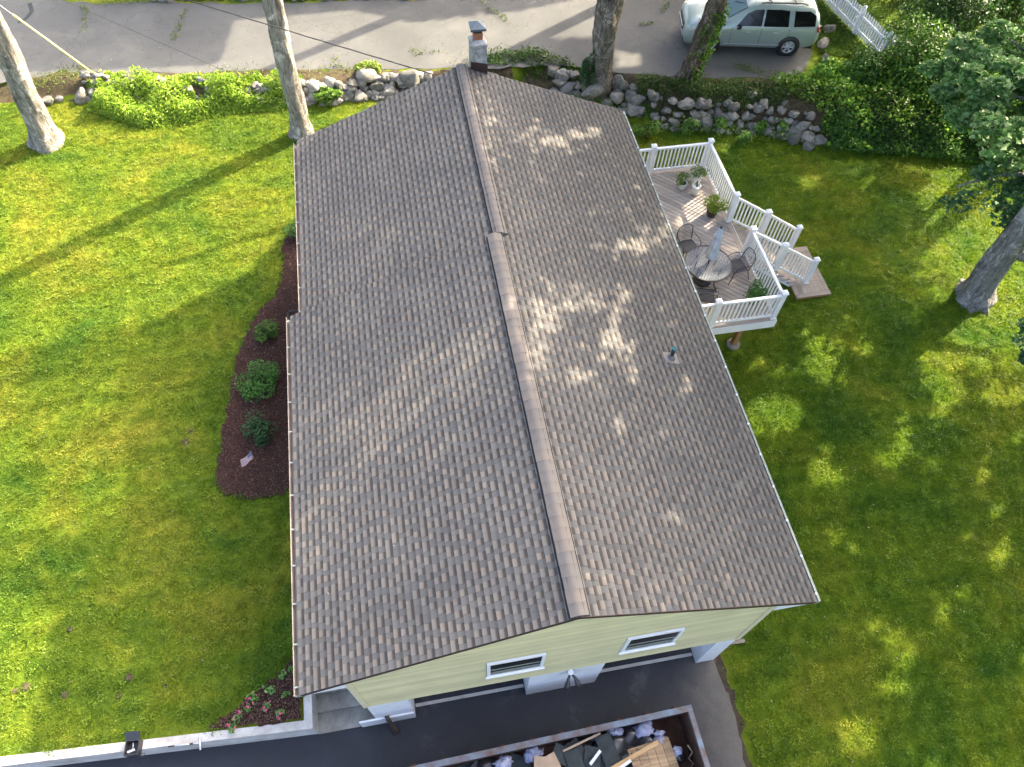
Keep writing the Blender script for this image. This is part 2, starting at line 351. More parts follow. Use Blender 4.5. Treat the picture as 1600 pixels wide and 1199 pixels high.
def roof_z(x, y):
    x = np.asarray(x, float); y = np.asarray(y, float)
    fr = y < BRK; rx = np.where(fr, -DD, 0.); z = EZ+ROOF_S*np.where(x > rx, ROOF_W-x, np.where(fr, ROOF_W+2*DD, ROOF_W)+x)
    ins = (y > -.05) & (y < ROOF_L) & (z > EZ-.001)
    return np.where(ins, z, -9)
def surf(x, y): return np.maximum(np.maximum(terr(x, y), roof_z(x, y)), np.where((x > 3.8) & (x < 7.66) & (y > 7.94) & (y < 14.16), 2.1, -9))
def land(P):
    """where the sun shadow of points P falls"""
    P = np.array(P, float); t = np.zeros(len(P)); live = np.ones(len(P), bool)
    for i in range(240):
        Q = P-sd*t[:, None]; z = surf(Q[:, 0], Q[:, 1]); hit = Q[:, 2] <= z+.02; live &= ~hit
        if not live.any(): break
        t[live] += np.clip((Q[live, 2]-z[live])*.55, .12, 1.2)
    return P-sd*t[:, None]
gx = np.unique(np.round(np.concatenate([np.linspace(-90, -20, 15), np.arange(-20, XW, .3), [XW], np.arange(XW+.3, 3.6, .35), [3.7], np.arange(3.95, 24, .3), np.linspace(24, 90, 15)]), 3))
gy = np.unique(np.round(np.concatenate([np.linspace(-60, -6, 10), np.arange(-6, 0, .4), [.1], np.arange(.4, 34, .3), np.linspace(34, 90, 12)]), 3))
X, Y = np.meshgrid(gx, gy, indexing='ij')
Yw = np.where(X <= XW+.001, Y+(wall_y(X)-.1)*(1-sm01((Y-.1)/4)), Y)
Z = terr(X, Yw)
idx = np.arange(X.size).reshape(X.shape)
cx = (X[:-1, :-1]+X[1:, 1:])/2; cy = (Y[:-1, :-1]+Y[1:, 1:])/2
keep = ~((cx < XW) & (cy < .1)) & ~((cx > XW) & (cx < 3.7) & (cy < 2.6)) & ~((cx > -4.0) & (cx < 3.7) & (cy < 13.9))
Fq = np.stack([idx[:-1, :-1], idx[1:, :-1], idx[1:, 1:], idx[:-1, 1:]], -1)[keep]
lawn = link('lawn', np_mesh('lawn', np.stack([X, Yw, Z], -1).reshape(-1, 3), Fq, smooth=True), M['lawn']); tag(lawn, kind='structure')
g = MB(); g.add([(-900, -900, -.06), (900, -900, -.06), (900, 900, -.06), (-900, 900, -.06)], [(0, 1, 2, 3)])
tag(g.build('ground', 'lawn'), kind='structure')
# road behind the house
rp = [(x, y) for x, y in ROAD_N]+[(15.7, 40), (3.8, 40)]+[(x, y) for x, y in reversed(ROAD_F)]
def ragged(poly, amp=.1, step=.45):
    out = []
    for (a, b), (c, d) in zip(poly, poly[1:]+poly[:1]):
        n = max(1, int(math.hypot(c-a, d-b)/step)) if max(abs(a), abs(c)) < 20 else 1
        for i in range(n): out.append((a+(c-a)*i/n+random.uniform(-amp, amp)*.5, b+(d-b)*i/n+random.uniform(-amp, amp)))
    return out
r = MB(); pl = ragged(rp, .12); r.add([(x, y, 1.112) for x, y in pl], [tuple(range(len(pl)))])
tag(r.build('road', 'road'), kind='structure')
# driveway
dp = ragged([(-40, -14), (12, -30), (4.0, -9), (3.72, -2.3), (3.86, -1.3), (3.85, -.6), (3.76, -.05)], .10, .22)
dp += [(3.76, 1.4), (-4.3, 1.4), (-4.42, .02), (-5.4, .06), (-8.1, .22), (-12, .45), (-40, 2.2)]
d = MB(); d.add([(x, y, .004) for x, y in dp], [tuple(range(len(dp)))]); tag(d.build('driveway', 'drive'), kind='structure')
M['dirt'] = simple('edge_dirt', (.075, .056, .036), (.025, .019, .013), 7, .95, 0, .8, 40)
ep = ragged([(3.5, -9), (4.15, -9), (3.84, -2.3), (3.98, -1.3), (3.97, -.6), (3.9, .25), (3.7, .3)], .14, .2)
d = MB(); d.add([(x, y, .0+.0025) for x, y in ep], [tuple(range(len(ep)))]); tag(d.build('dirt_edge', 'dirt'), kind='structure')
# ------------------------------------------------------------------ foliage tools
def leaves(P, size, cols, flat=.5, nrm=None, seed=1, aspect=.6):
    """one folded diamond leaf (2 tris) per point"""
    R = np.random.default_rng(seed); n = len(P); P = np.asarray(P, float)
    up = R.normal(size=(n, 3)); up /= np.linalg.norm(up, axis=1)[:, None]
    up = up*(1-flat)+np.array([0, 0, 1.])*flat
    if nrm is not None: up = up+nrm*.6
    up /= np.linalg.norm(up, axis=1)[:, None]
    t = R.normal(size=(n, 3)); t -= (t*up).sum(1)[:, None]*up; t /= np.linalg.norm(t, axis=1)[:, None]; b = np.cross(up, t)
    s = (np.asarray(size)*R.uniform(.65, 1.3, n))[:, None]
    v0 = P-t*s*.5; v2 = P+t*s*.5-up*s*.12; v1 = P+b*s*aspect*.5+up*s*.10; v3 = P-b*s*aspect*.5+up*s*.10
    V = np.stack([v0, v1, v2, v3], 1).reshape(-1, 3); i = np.arange(n)[:, None]*4
    F = np.concatenate([i+np.array([0, 1, 2]), i+np.array([0, 2, 3])], 1).reshape(-1, 3)
    return V, F, np.repeat(cols, 4, 0)
def pal(n, stops, seed=0, jit=.15):
    R = np.random.default_rng(seed); s = np.array(stops); a = R.uniform(0, len(s)-1, n); i = np.minimum(a.astype(int), len(s)-2); f = (a-i)[:, None]
    return (s[i]*(1-f)+s[i+1]*f)*R.uniform(1-jit, 1+jit, (n, 1))
def blob_points(c, r, n, seed=0, shell=.45, lumps=9):
    """points spread through a lumpy crown volume"""
    R = np.random.default_rng(seed); c = np.array(c, float); r = np.array(r, float); out = []
    L = R.normal(size=(lumps, 3)); L /= np.linalg.norm(L, axis=1)[:, None]; L *= R.uniform(.35, .8, (lumps, 1)); lr = R.uniform(.34, .58, lumps)
    k = R.integers(0, lumps, n); d = R.normal(size=(n, 3)); d /= np.linalg.norm(d, axis=1)[:, None]
    q = L[k]+d*(lr[k]*R.uniform(shell, 1, n)**.6)[:, None]
    return c+q*r
# places the photograph shows in full sun: tree crowns leave gaps towards them
LIT_E = [(905, 210, 24, 9), (868, 228, 16, 8), (985, 388, 34, 13), (905, 468, 48, 18), (968, 478, 20, 26), (848, 500, 18, 24), (835, 545, 18, 28), (960, 548, 26, 22), (985, 575, 12, 20), (1065, 608, 24, 11), (960, 680, 10, 22), (1055, 820, 28, 13), (790, 482, 14, 12), (818, 570, 14, 14), (765, 260, 10, 10), (900, 590, 16, 12),
  (1290, 552, 46, 42), (1330, 515, 22, 16), (1205, 650, 32, 26), (1505, 520, 44, 44), (1470, 585, 30, 40), (1555, 500, 30, 30), (1465, 640, 16, 24), (1408, 690, 14, 30), (1390, 720, 16, 14), (1292, 738, 28, 18), (1528, 745, 12, 34), (1560, 850, 18, 46), (1500, 910, 14, 30), (1465, 955, 14, 22), (1408, 1025, 22, 24), (1585, 682, 9, 12), (1555, 620, 20, 12), (1390, 1080, 26, 14), (1330, 1160, 24, 26),
  (1140, 236, 20, 10), (1190, 340, 14, 12), (1260, 290, 18, 14), (1085, 335, 34, 40), (1150, 385, 26, 22), (1500, 480, 24, 24),
  (640, 600, 120, 34), (540, 650, 90, 34), (700, 545, 70, 26), (600, 380, 60, 26)]
LIT_P = [[(-900, 120), (120, 110), (340, 100), (360, 30), (560, 15), (640, 35), (800, 20), (940, -10), (950, 60), (860, 62), (700, 100), (640, 165), (480, 210), (462, 350), (391, 428), (230, 510), (-900, 760)],
  [(-900, 900), (40, 930), (95, 960), (35, 1199), (10, 1300), (-900, 1300)], [(955, 75), (1000, 85), (1005, 105), (960, 110)]]
def in_poly(x, y, poly):
    c = np.zeros(len(x), bool); j = len(poly)-1
    for i in range(len(poly)):
        xi, yi = poly[i]; xj, yj = poly[j]
        m = ((yi > y) != (yj > y)); c ^= m & (x < (xj-xi)*(y-yi)/((yj-yi) if yj != yi else 1e-9)+xi); j = i
    return c
def sunlit(P):
    Lp = land(P); q, dep = px(Lp); x, y = q[:, 0], q[:, 1]; m = np.zeros(len(P), bool); rr = np.random.default_rng(3).uniform(.55, 1.45, len(P))
    nz = vnoise(Lp[:, 0], Lp[:, 1], 2.4, 3)*.75; rnd = np.random.default_rng(9).random(len(P))
    for ex, ey, a, b in LIT_E:
        lawn_ = ex > 1180 and ey > 490
        if lawn_: a, b = a*1.5, b*1.45
        e = ((x-ex)/a)**2+((y-ey)/b)**2+nz < rr
        m |= e if (lawn_ or ex > 1080) else (((x-ex)/(a*1.35))**2+((y-ey)/(b*1.35))**2+nz*.5 < rr) & (rnd < .80)
    m |= (vnoise(Lp[:, 0], Lp[:, 1], 1.15, 11) > .60) & (Lp[:, 0] > 5.5) & (Lp[:, 2] < 1.0) & (y > 430) & (rnd < .95)
    for p in LIT_P: m |= in_poly(x, y, p)
    m |= (Lp[:, 2] > 4.4) & (Lp[:, 0] > -.1) & (np.random.default_rng(21).random(len(P)) < .36)
    mid = in_poly(x, y, [(-900, 600), (230, 510), (330, 560), (280, 760), (160, 960), (-900, 960)])
    m |= mid & (np.random.default_rng(5).random(len(P)) < .72)
    return m & (dep > 0)
def in_frame(P, mg=25):
    q, d = px(P); return (d > 0) & (q[:, 0] > -mg) & (q[:, 0] < 1600+mg) & (q[:, 1] > -mg) & (q[:, 1] < 1199+mg)
OAK = [(.035, .075, .014), (.060, .11, .02), (.085, .14, .028)]
MAPLE = [(.07, .18, .04), (.14, .30, .075), (.25, .42, .14), (.38, .52, .25)]
LIME = [(.04, .10, .012), (.09, .19, .02), (.16, .27, .03)]
def tree(name, label, path, radii, bark, crowns, n_leaf, leaf_size, colors, group=None, limbs=(), seed=0, jit=.12, rootflare=True, clear_frame=True, flat=.35, ivy=None):
    base = np.array(path[0], float); t = thing(name, base, label, 'tree', group)
    P = []; R_ = []
    for i in range(len(path)-1):
        for k in range(12):
            f = k/12; P.append(np.array(path[i])*(1-f)+np.array(path[i+1])*f); R_.append(radii[i]*(1-f)+radii[i+1]*f)
    P.append(np.array(path[-1], float)); R_.append(radii[-1])
    if rootflare:
        for i in range(8): R_[i] *= 1+.45*(1-i/8.)**2.2
        P[0] = P[0]-np.array([0, 0, .12])
    MB().tube(P, R_, 36, True, jit, seed, .075).build('trunk', bark, t)
    top = np.array(path[-1], float)
    for c, r in crowns:
        e = np.array(c, float); m = (top+e)/2+np.array([0, 0, -.6])
        MB().tube([top-(0, 0, .4), m, e], [radii[-1]*.55, radii[-1]*.28, .03], 8, True, .08, seed+3).build('branch', bark, t)
    for pts, r0 in limbs: MB().tube(pts, [r0*(1-.8*i/(len(pts)-1)) for i in range(len(pts))], 8, True, .08, seed+5).build('branch', bark, t)
    A = []
    for i, (c, r) in enumerate(crowns): A.append(blob_points(c, r, int(n_leaf/len(crowns)), seed*31+i, .3, 12))
    A = np.concatenate(A)
    if clear_frame: A = A[~in_frame(A)]
    A = A[~sunlit(A)]
    V, F, c = leaves(A, leaf_size, pal(len(A), colors, seed), flat, seed=seed)
    link('crown', np_mesh('crown', V-base, F, c), M['leaf'], t)
    return t
# ================================================================== HOUSE
house = thing('house', (0, 7, 0), 'long cream sided house with grey brown shingle gable roof and two garage bays below', 'house')
XL, XR, YB = -4.09, 3.78, 14.0          # upper walls
SB = 2.09                               # bottom of the upper siding
def wall_top(x, fr=True): return EZ+ROOF_S*min((ROOF_W+2*DD+x) if fr else ROOF_W+x, ROOF_W-x)-.10
core = MB()                             # wall core behind the boards
def prof(fr): return [(XL+.03, SB), (XR-.03, SB), (XR-.03, wall_top(XR, fr)), (-DD if fr else 0, wall_top(-DD if fr else 0, fr)), (XL+.03, wall_top(XL, fr))]
def ext_y(mb, prof, y0, y1):
    n = len(prof); v = [(x, y0, z) for x, z in prof]+[(x, y1, z) for x, z in prof]
    return mb.add(v, [tuple(range(n)), tuple(range(n, 2*n))[::-1]]+[(i, n+i, n+(i+1) % n, (i+1) % n) for i in range(n)])
ext_y(core, prof(True), .035, BRK); ext_y(core, prof(False), BRK+.001, YB-.035); core.build('wall', 'siding', house)
fnd = MB().box((XL+.06, 1.0, -.05), (XR-.06, YB-.06, SB-.004)); fnd.build('foundation', 'white', house)
# clapboards: each its own lapped board
BH = .105; nb = int((wall_top(-DD)-SB)/BH)+1
def board_x(x0, x1, z, y, sgn):          # board running in x on a wall facing sgn*y
    h = BH+.012
    return MB().add([(x0, y+sgn*.022, z), (x1, y+sgn*.022, z), (x1, y+sgn*.004, z+h), (x0, y+sgn*.004, z+h), (x0, y-sgn*.012, z), (x1, y-sgn*.012, z), (x1, y-sgn*.012, z+h), (x0, y-sgn*.012, z+h)],
        [(0, 1, 2, 3), (4, 5, 1, 0), (1, 5, 6, 2), (3, 2, 6, 7), (4, 0, 3, 7)])
WINS = [(-1.62, -.52, 2.98, 4.02), (1.03, 2.13, 2.98, 4.02)]
for wy, sg in ((0.02, -1), (YB-.02, 1)):
    for i in range(nb):
        z = SB+i*BH; zt = z+BH
        lo = XL+.05 if zt < wall_top(XL, sg < 0) else (zt-EZ+.10)/ROOF_S-ROOF_W-(2*DD if sg < 0 else 0)
        hi = XR-.05 if zt < wall_top(XR) else ROOF_W-(zt-EZ+.10)/ROOF_S
        if hi-lo < .2: continue
        segs = [(lo, hi)]
        if sg < 0:
            for a, b, c, e in WINS:
                if z < e and zt > c: segs = [s for q in segs for s in (((q[0], a-.01), (b+.01, q[1])) if q[0] < a and q[1] > b else (q,))]
        for a, b in segs: board_x(a, b, z, wy, sg).build('siding_board', 'siding', house)
def board_y(y0, y1, z, x, sgn):
    h = BH+.012
    return MB().add([(x+sgn*.022, y0, z), (x+sgn*.022, y1, z), (x+sgn*.004, y1, z+h), (x+sgn*.004, y0, z+h), (x-sgn*.012, y0, z), (x-sgn*.012, y1, z), (x-sgn*.012, y1, z+h), (x-sgn*.012, y0, z+h)],
        [(0, 1, 2, 3), (4, 5, 1, 0), (1, 5, 6, 2), (3, 2, 6, 7), (4, 0, 3, 7)])
for wx, sg in ((XL+.02, -1), (XR-.02, 1)):
    for i in range(int((EZ+.1-SB)/BH)+1): board_y(.05, YB-.05, SB+i*BH, wx, sg).build('siding_board', 'siding', house)
for x, y in ((XL, 0), (XR, 0), (XL, YB), (XR, YB)):
    sx = -1 if x < 0 else 1; sy = -1 if y < 1 else 1
    a = MB(); a.box((min(x+sx*.012, x-sx*.10), min(y+sy*.015, y-sy*.02), SB-.01), (max(x+sx*.012, x-sx*.10), max(y+sy*.015, y-sy*.02), wall_top(x, y < 1)+.0))
    a.box((min(x+sx*.018, x-sx*.02), min(y+sy*.006, y-sy*.10), SB-.012), (max(x+sx*.018, x-sx*.02), max(y+sy*.006, y-sy*.10), wall_top(x, y < 1)-.004)); a.build('corner_board', 'trim', house)
# garage level
for x0, x1 in ((-4.40, -3.22), (-.72, .90), (3.32, 3.78)):
    MB().box((max(x0, -4.06), .02, -.03), (x1-.02, .46, SB+.0)).build('garage_pier', 'white', house)
lp = MB().box((-4.42, -.02, -.03), (-3.24, .018, .55)); lp.build('pier_base', 'white', house)
for x0, x1 in ((-3.24, -.72), (.88, 3.32)):
    dr = MB().box((x0, .50, .03), (x1, .54, SB-.002)).build('garage_door', 'white', house)
    for k in range(4):
        for j in range(4):
            w = (x1-x0)/4; MB().box((x0+j*w+.07, .488, .10+k*.5), (x0+(j+1)*w-.07, .499, .10+k*.5+.38)).build('door_panel', 'white', dr)
    MB().box((x0+.02, .19, .006), (x1-.02, .26, .022)).build('threshold', 'conc', house)
    MB().box((x0, .47, SB-.14), (x1, .498, SB-.003)).build('header', 'dark', house)
# gable windows
for a, b, c, e in WINS:
    w = MB()
    for q in ((a, c, b, c+.07), (a, e-.07, b, e), (a, c+.07, a+.065, e-.07), (b-.065, c+.07, b, e-.07)): w.box((q[0], -.032, q[1]), (q[2], .03, q[3]))
    fr = w.build('window', 'vinyl', house)
    MB().box((a-.03, -.060, c-.035), (b+.03, -.02, c+.001)).build('sill', 'vinyl', fr)
    MB().box((a+.065, -.012, c+.07), (b-.065, -.008, (c+e)/2)).build('pane', 'glass', fr)
    MB().box((a+.065, -.022, (c+e)/2), (b-.065, -.018, e-.07)).build('pane', 'glass', fr)
    s = MB().box((a+.065, -.026, (c+e)/2-.03), (b-.09, .012, (c+e)/2+.03)); s.box((a+.09, -.0245, c+.24), (b-.09, .0, c+.26)); s.box((a+.09, -.0245, c+.091), (b-.09, .0, c+.13)); s.build('sash', 'alum', fr)
# twin flood light on the middle pier
fl = MB().lathe((.13, -.03, 1.92), [(.06, -.06), (.06, .06)], 12).build('flood_light', 'white', house)
for sx in (-1, 1):
    MB().tube([(.13, -.04, 1.92), (.13+sx*.07, -.14, 1.9), (.13+sx*.10, -.22, 1.86), (.13+sx*.13, -.31, 1.78)], [.018, .03, .055, .065], 10).build('lamp_head', 'black', fl)
# eaves: soffit, fascia, gutters
roof = link('roof', MB().mesh('x'), None, house)
def slope_pt(side, y, s, off=0, front=None):
    """point s metres up the slope from the eave"""
    c = 1/math.hypot(1, ROOF_S); fr = (y < BRK) if front is None else front
    ex = ROOF_W if side > 0 else -(ROOF_W+2*DD if fr else ROOF_W)
    return np.array([ex-side*s*c+side*off*ROOF_S*c, y, EZ+s*ROOF_S*c+off*c])
def panel(mb, side, y0, y1, s1, thick, fr):
    q = [slope_pt(side, y, s, o, fr) for o in (-thick, 0) for y, s in ((y0, 0), (y1, 0), (y1, s1), (y0, s1))]
    return mb.add(q, [(0, 1, 2, 3), (4, 5, 6, 7), (0, 1, 5, 4), (1, 2, 6, 5), (2, 3, 7, 6), (3, 0, 4, 7)])
HY = math.hypot(1, ROOF_S); SR_F, SR_B = (ROOF_W+DD)*HY, ROOF_W*HY
rm = MB(); panel(rm, 1, -.05, BRK, SR_F, .07, True); panel(rm, 1, BRK, ROOF_L, SR_B, .07, False); panel(rm, -1, -.05, BRK, SR_F, .07, True); panel(rm, -1, BRK+.001, ROOF_L, SR_B, .07, False)
roof.data = rm.mesh('roof', worg(house)); roof.data.materials.append(M['dark'])
for side, y0, y1, fr in ((1, -.03, ROOF_L, True), (-1, -.03, BRK, True), (-1, BRK+.01, ROOF_L-.02, False)):
    ex = ROOF_W if side > 0 else -(ROOF_W+2*DD if fr else ROOF_W); wx = XR if side > 0 else XL
    MB().box((min(ex-side*.03, wx), y0, EZ-.20), (max(ex-side*.03, wx), y1, EZ-.18)).build('soffit', 'white', house)
    MB().box((min(ex-side*.04, ex-side*.015), y0, EZ-.22), (max(ex-side*.04, ex-side*.015), y1, EZ-.05)).build('fascia', 'white', house)
    gm = MB(); a = ex-side*.013; w = .115 if side < 0 else .085; zb, zt = EZ-.155, EZ-.035
    pf = [(a, zt), (a, zb), (a+side*w*.75, zb), (a+side*w, zb+.05), (a+side*w, zt), (a+side*(w+.014), zt), (a+side*(w+.014), zb+.045), (a+side*w*.8, zb-.014), (a-side*.0, zb-.014)]
    ext_y(gm, pf, y0-.02, y1+.02); g_ = gm.build('gutter', 'alum' if side > 0 else 'alum_b', house)
    MB().box((min(a, a+side*w), y0-.024, zb), (max(a, a+side*w), y0-.019, zt)).build('end_cap', 'alum', g_)
    if side > 0: MB().box((ex+.055, -.05, EZ-.036), (ex+.100, ROOF_L, EZ-.030)).build('gutter_guard', 'alum', g_)
    n = int((y1-y0)/.72)
    for k in range(n+1):
        y = y0+.12+k*(y1-y0-.24)/n
        if side > 0: MB().lathe((ex+.055, y, EZ-.034), [(.026, 0), (.026, .03), (.012, .04)], 8).build('gutter_clip', 'vinyl', g_)
        else: MB().box((a-w, y-.014, zt-.01), (a+.02, y+.014, zt+.004)).build('gutter_hanger', 'alum', g_)
for y in (-.058, ROOF_L+.008):          # rake trim
    for side, s1, fr in ((1, SR_F if y < 1 else SR_B, y < 1), (-1, SR_F if y < 1 else SR_B, y < 1)):
        v = [slope_pt(side, yy, s, o, fr) for yy in (y-.008, y+.008) for s, o in ((0, -.09), (s1, -.09), (s1, .003), (0, .003))]
        MB().add(v, [(0, 1, 2, 3), (4, 5, 6, 7), (0, 1, 5, 4), (1, 2, 6, 5), (2, 3, 7, 6), (3, 0, 4, 7)]).build('rake_trim', 'alum' if y > 1 else 'flash', house)
for (xa, xb) in ((XL, -ROOF_W-2*DD+.05), (XR, ROOF_W-.05)):   # boxed eave returns
    v = [(xa, -.028, EZ-.19), (xb, -.028, EZ-.19), (xb, -.028, EZ-.07), (xa, -.028, wall_top(xa)-.005)]
    v += [(x, .0, z) for x, _, z in v]; MB().add(v, [(0, 1, 2, 3), (4, 5, 6, 7), (0, 1, 5, 4), (1, 2, 6, 5), (2, 3, 7, 6), (3, 0, 4, 7)]).build('eave_return', 'white', house)
# shingles: laminated tabs, printed shade band towards the upper edge
EXPO = .1435; WID = (.09, .12, .15, .19); LGT = [(.128, .116, .104), (.112, .103, .095)]
TAN = [(.144, .127, .109), (.132, .121, .107), (.125, .117, .106)]; GRY = [(.098, .098, .095), (.087, .088, .088), (.108, .107, .103)]
def shingle_arrays(w, c, tab):
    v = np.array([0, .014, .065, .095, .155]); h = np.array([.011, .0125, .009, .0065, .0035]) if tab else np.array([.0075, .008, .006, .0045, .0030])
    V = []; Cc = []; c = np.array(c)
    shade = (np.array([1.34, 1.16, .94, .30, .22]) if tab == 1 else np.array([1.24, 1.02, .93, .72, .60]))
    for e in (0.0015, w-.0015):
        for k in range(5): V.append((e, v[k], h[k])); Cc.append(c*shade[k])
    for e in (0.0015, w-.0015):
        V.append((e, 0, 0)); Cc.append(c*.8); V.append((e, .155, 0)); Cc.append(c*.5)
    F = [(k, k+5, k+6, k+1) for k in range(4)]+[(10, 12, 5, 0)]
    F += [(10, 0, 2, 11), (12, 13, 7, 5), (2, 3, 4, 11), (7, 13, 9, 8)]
    return np.array(V), np.array(F), np.array(Cc)
TEMPL = {}
for wi, w in enumerate(WID):
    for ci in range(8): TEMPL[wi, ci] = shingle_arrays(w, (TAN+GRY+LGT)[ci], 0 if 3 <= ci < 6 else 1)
def frame(side):
    c = 1/HY   # columns: along y, up-slope, normal
    return np.array([[0, side, 0], [-side*c, 0, ROOF_S*c], [side*ROOF_S*c, 0, c]]).T
cand = []
for side in (1, -1):
    B = frame(side)
    runs = ((-.06, None, True, SR_F),) if side > 0 else ((-.06, BRK+.01, True, SR_F), (BRK-.03, ROOF_L+.005, False, SR_B))
    for (y0, y1_, fr, sr) in runs:
        for r_ in range(int((sr-.02)/EXPO)+1):
            s = r_*EXPO; k = random.random() < .5; yy = y0
            y1 = y1_ if y1_ else (ROOF_L+.005 if s < SR_B-.03 else BRK)
            while yy < y1-.02:
                tanp = k; wi = random.choice((1, 1, 2, 2, 3)) if tanp else random.choice((0, 0, 1, 1, 2))
                if yy+WID[wi] > y1: wi = min(range(4), key=lambda q: abs(WID[q]-(y1-yy)))
                w = WID[wi]
                ci = random.choice((0, 1, 2, 2, 6, 6, 7)) if tanp else random.choice((3, 3, 4, 4, 5))
                org = slope_pt(side, yy+(w if side < 0 else 0), s-.012, .001, fr)+np.array([0, 0, random.uniform(0, .0012)])
                cand.append((side, wi, ci, org)); yy += w; k = not k if random.random() < .95 else k
orgs = np.array([c[3] for c in cand]); dist = np.linalg.norm(orgs-CP, axis=1)+np.array([6. if c[0] > 0 else 0. for c in cand])
pick = set(np.argsort(dist)[:300].tolist())
SM = {}
for k, (V, F, Cc) in TEMPL.items():
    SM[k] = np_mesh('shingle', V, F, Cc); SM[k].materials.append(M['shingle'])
for side in (1, -1):
    B = frame(side); Vs = []; Fs = []; Cs = []; b = 0; ho = worg(house)
    q = Matrix([list(r_) for r_ in B]).to_euler()
    for i, (sd_, wi, ci, org) in enumerate(cand):
        if sd_ != side: continue
        if i in pick: link('shingle', SM[wi, ci], None, roof, org-ho, q); continue
        V, F, Cc = TEMPL[wi, ci]; Vs.append(V @ B.T+org-ho); Fs.append(F+b); Cs.append(Cc*random.uniform(.9, 1.1)); b += len(V)
    o = link('shingle_field', np_mesh('shingle_field', np.concatenate(Vs), np.concatenate(Fs), np.concatenate(Cs)), M['shingle'], roof); tag(o, kind='stuff')
# ridge vents with bent cap shingles
def ridge(x0, zr, ya, yb):
    vt = MB(); hw = .175
    for sgn in (1, -1):
        vt.add([(x0, ya, zr+.025), (x0+sgn*hw, ya, zr+.03-hw*ROOF_S), (x0+sgn*hw, ya, zr-.005-hw*ROOF_S), (x0, ya, zr-.02), (x0, yb, zr+.025), (x0+sgn*hw, yb, zr+.03-hw*ROOF_S), (x0+sgn*hw, yb, zr-.005-hw*ROOF_S), (x0, yb, zr-.02)],
            [(0, 1, 2, 3), (4, 5, 6, 7), (0, 1, 5, 4), (1, 2, 6, 5), (2, 3, 7, 6)])
    rv = vt.build('ridge_vent', 'dark', roof)
    n = int((yb-ya)/.205); st = (yb-ya)/n; meshes = []
    for cv in range(6):
        c = np.array([(.148, .134, .120), (.135, .125, .115), (.155, .136, .119), (.140, .128, .117), (.138, .127, .117), (.150, .134, .120)][cv]); V = []; Cc = []
        for j, (yy, up) in enumerate(((0, .046), (.10, .0445), (st+.012, .042))):
            for k in range(9):
                t = (k-4)/4; hw2 = .152; V.append((t*hw2, yy, up+.012-abs(t)**1.25*hw2*ROOF_S*1.0)); Cc.append(c*(1.0, .99, .88)[j])
        for k in range(9): t = (k-4)/4; V.append((t*.152, 0, .03-abs(t)**1.25*.152*ROOF_S)); Cc.append(c*.6)
        for k in range(9): V.append(V[k]); Cc.append(c*.8)
        F = [(j*9+k, j*9+k+1, (j+1)*9+k+1, (j+1)*9+k) for j in range(2) for k in range(8)]+[(27+k, 28+k, 37+k, 36+k) for k in range(8)]
        me = np_mesh('ridge_cap', np.array(V), np.array(F), np.array(Cc), True); me.materials.append(M['shingle']); meshes.append(me)
    for i in range(n): link('ridge_cap', random.choice(meshes), None, rv, np.array([x0+random.uniform(-.004, .004), ya+i*st, zr+.012])-worg(rv))
ZRF = EZ+ROOF_S*(ROOF_W+DD); ZRB = EZ+ROOF_S*ROOF_W
ridge(-DD, ZRF, -.05, BRK-.03); ridge(0., ZRB, BRK+.02, ROOF_L)
# vent pipe
vp = slope_pt(1, 5.32, (ROOF_W-3.25)*HY); 
pb = MB().add([vp+np.array(p) for p in ((-.17, -.14, .085), (.17, -.14, -.055), (.17, .14, -.055), (-.17, .14, .085))], [(0, 1, 2, 3)])
pb.lathe(vp, [(.10, -.02), (.085, .05), (.06, .11), (.052, .12)], 14); pf_ = pb.build('pipe_boot', 'lead', house)
pp = MB().lathe(vp, [(.045, 0), (.045, .36), (.036, .36), (.036, .30)], 14).build('vent_pipe', 'black', house)
MB().lathe(vp, [(.047, .33), (.047, .375), (.036, .377), (.036, .35)], 14).build('pipe_collar', 'teal', pp)
# chimney
chx, chy = .46, 14.34
hb = .205
chim = MB().box((chx-hb, chy-hb, 0.0), (chx+hb, chy+hb, 6.86)).build('chimney', 'mortar', house)
h2 = hb+.012
MB().add([(chx-h2, chy-h2, 6.08), (chx+h2, chy-h2, 5.98), (chx+h2, chy-h2, 6.36), (chx-h2, chy-h2, 6.46), (chx-h2, chy-h2+.06, 6.08), (chx+h2, chy-h2+.06, 5.98), (chx+h2, chy-h2+.06, 6.36), (chx-h2, chy-h2+.06, 6.46)], [(0, 1, 2, 3), (4, 5, 6, 7), (0, 1, 5, 4), (1, 2, 6, 5), (2, 3, 7, 6), (3, 0, 4, 7)]).build('flashing', 'flash', chim)
cr_ = MB(); q4 = [(-.22, -.22), (.22, -.22), (.22, .22), (-.22, .22)]; q5 = [(-.13, -.13), (.13, -.13), (.13, .13), (-.13, .13)]
cr_.add([(chx+a, chy+b, 6.84) for a, b in q4]+[(chx+a, chy+b, 6.90) for a, b in q4]+[(chx+a, chy+b, 6.98) for a, b in q5], [(0, 1, 2, 3)]+[(i, (i+1) % 4, 4+(i+1) % 4, 4+i) for i in range(4)]+[(4+i, 4+(i+1) % 4, 8+(i+1) % 4, 8+i) for i in range(4)]+[(8, 9, 10, 11)]); cr_.build('crown_wash', 'mortar', chim)
MB().box((chx-.115, chy-.115, 6.96), (chx+.115, chy+.115, 7.16)).build('flue_tile', 'brick', chim)
MB().box((chx-.10, chy-.10, 7.16), (chx+.10, chy+.10, 7.27)).build('spark_screen', 'dark', chim)
cp = MB(); a_ = .195
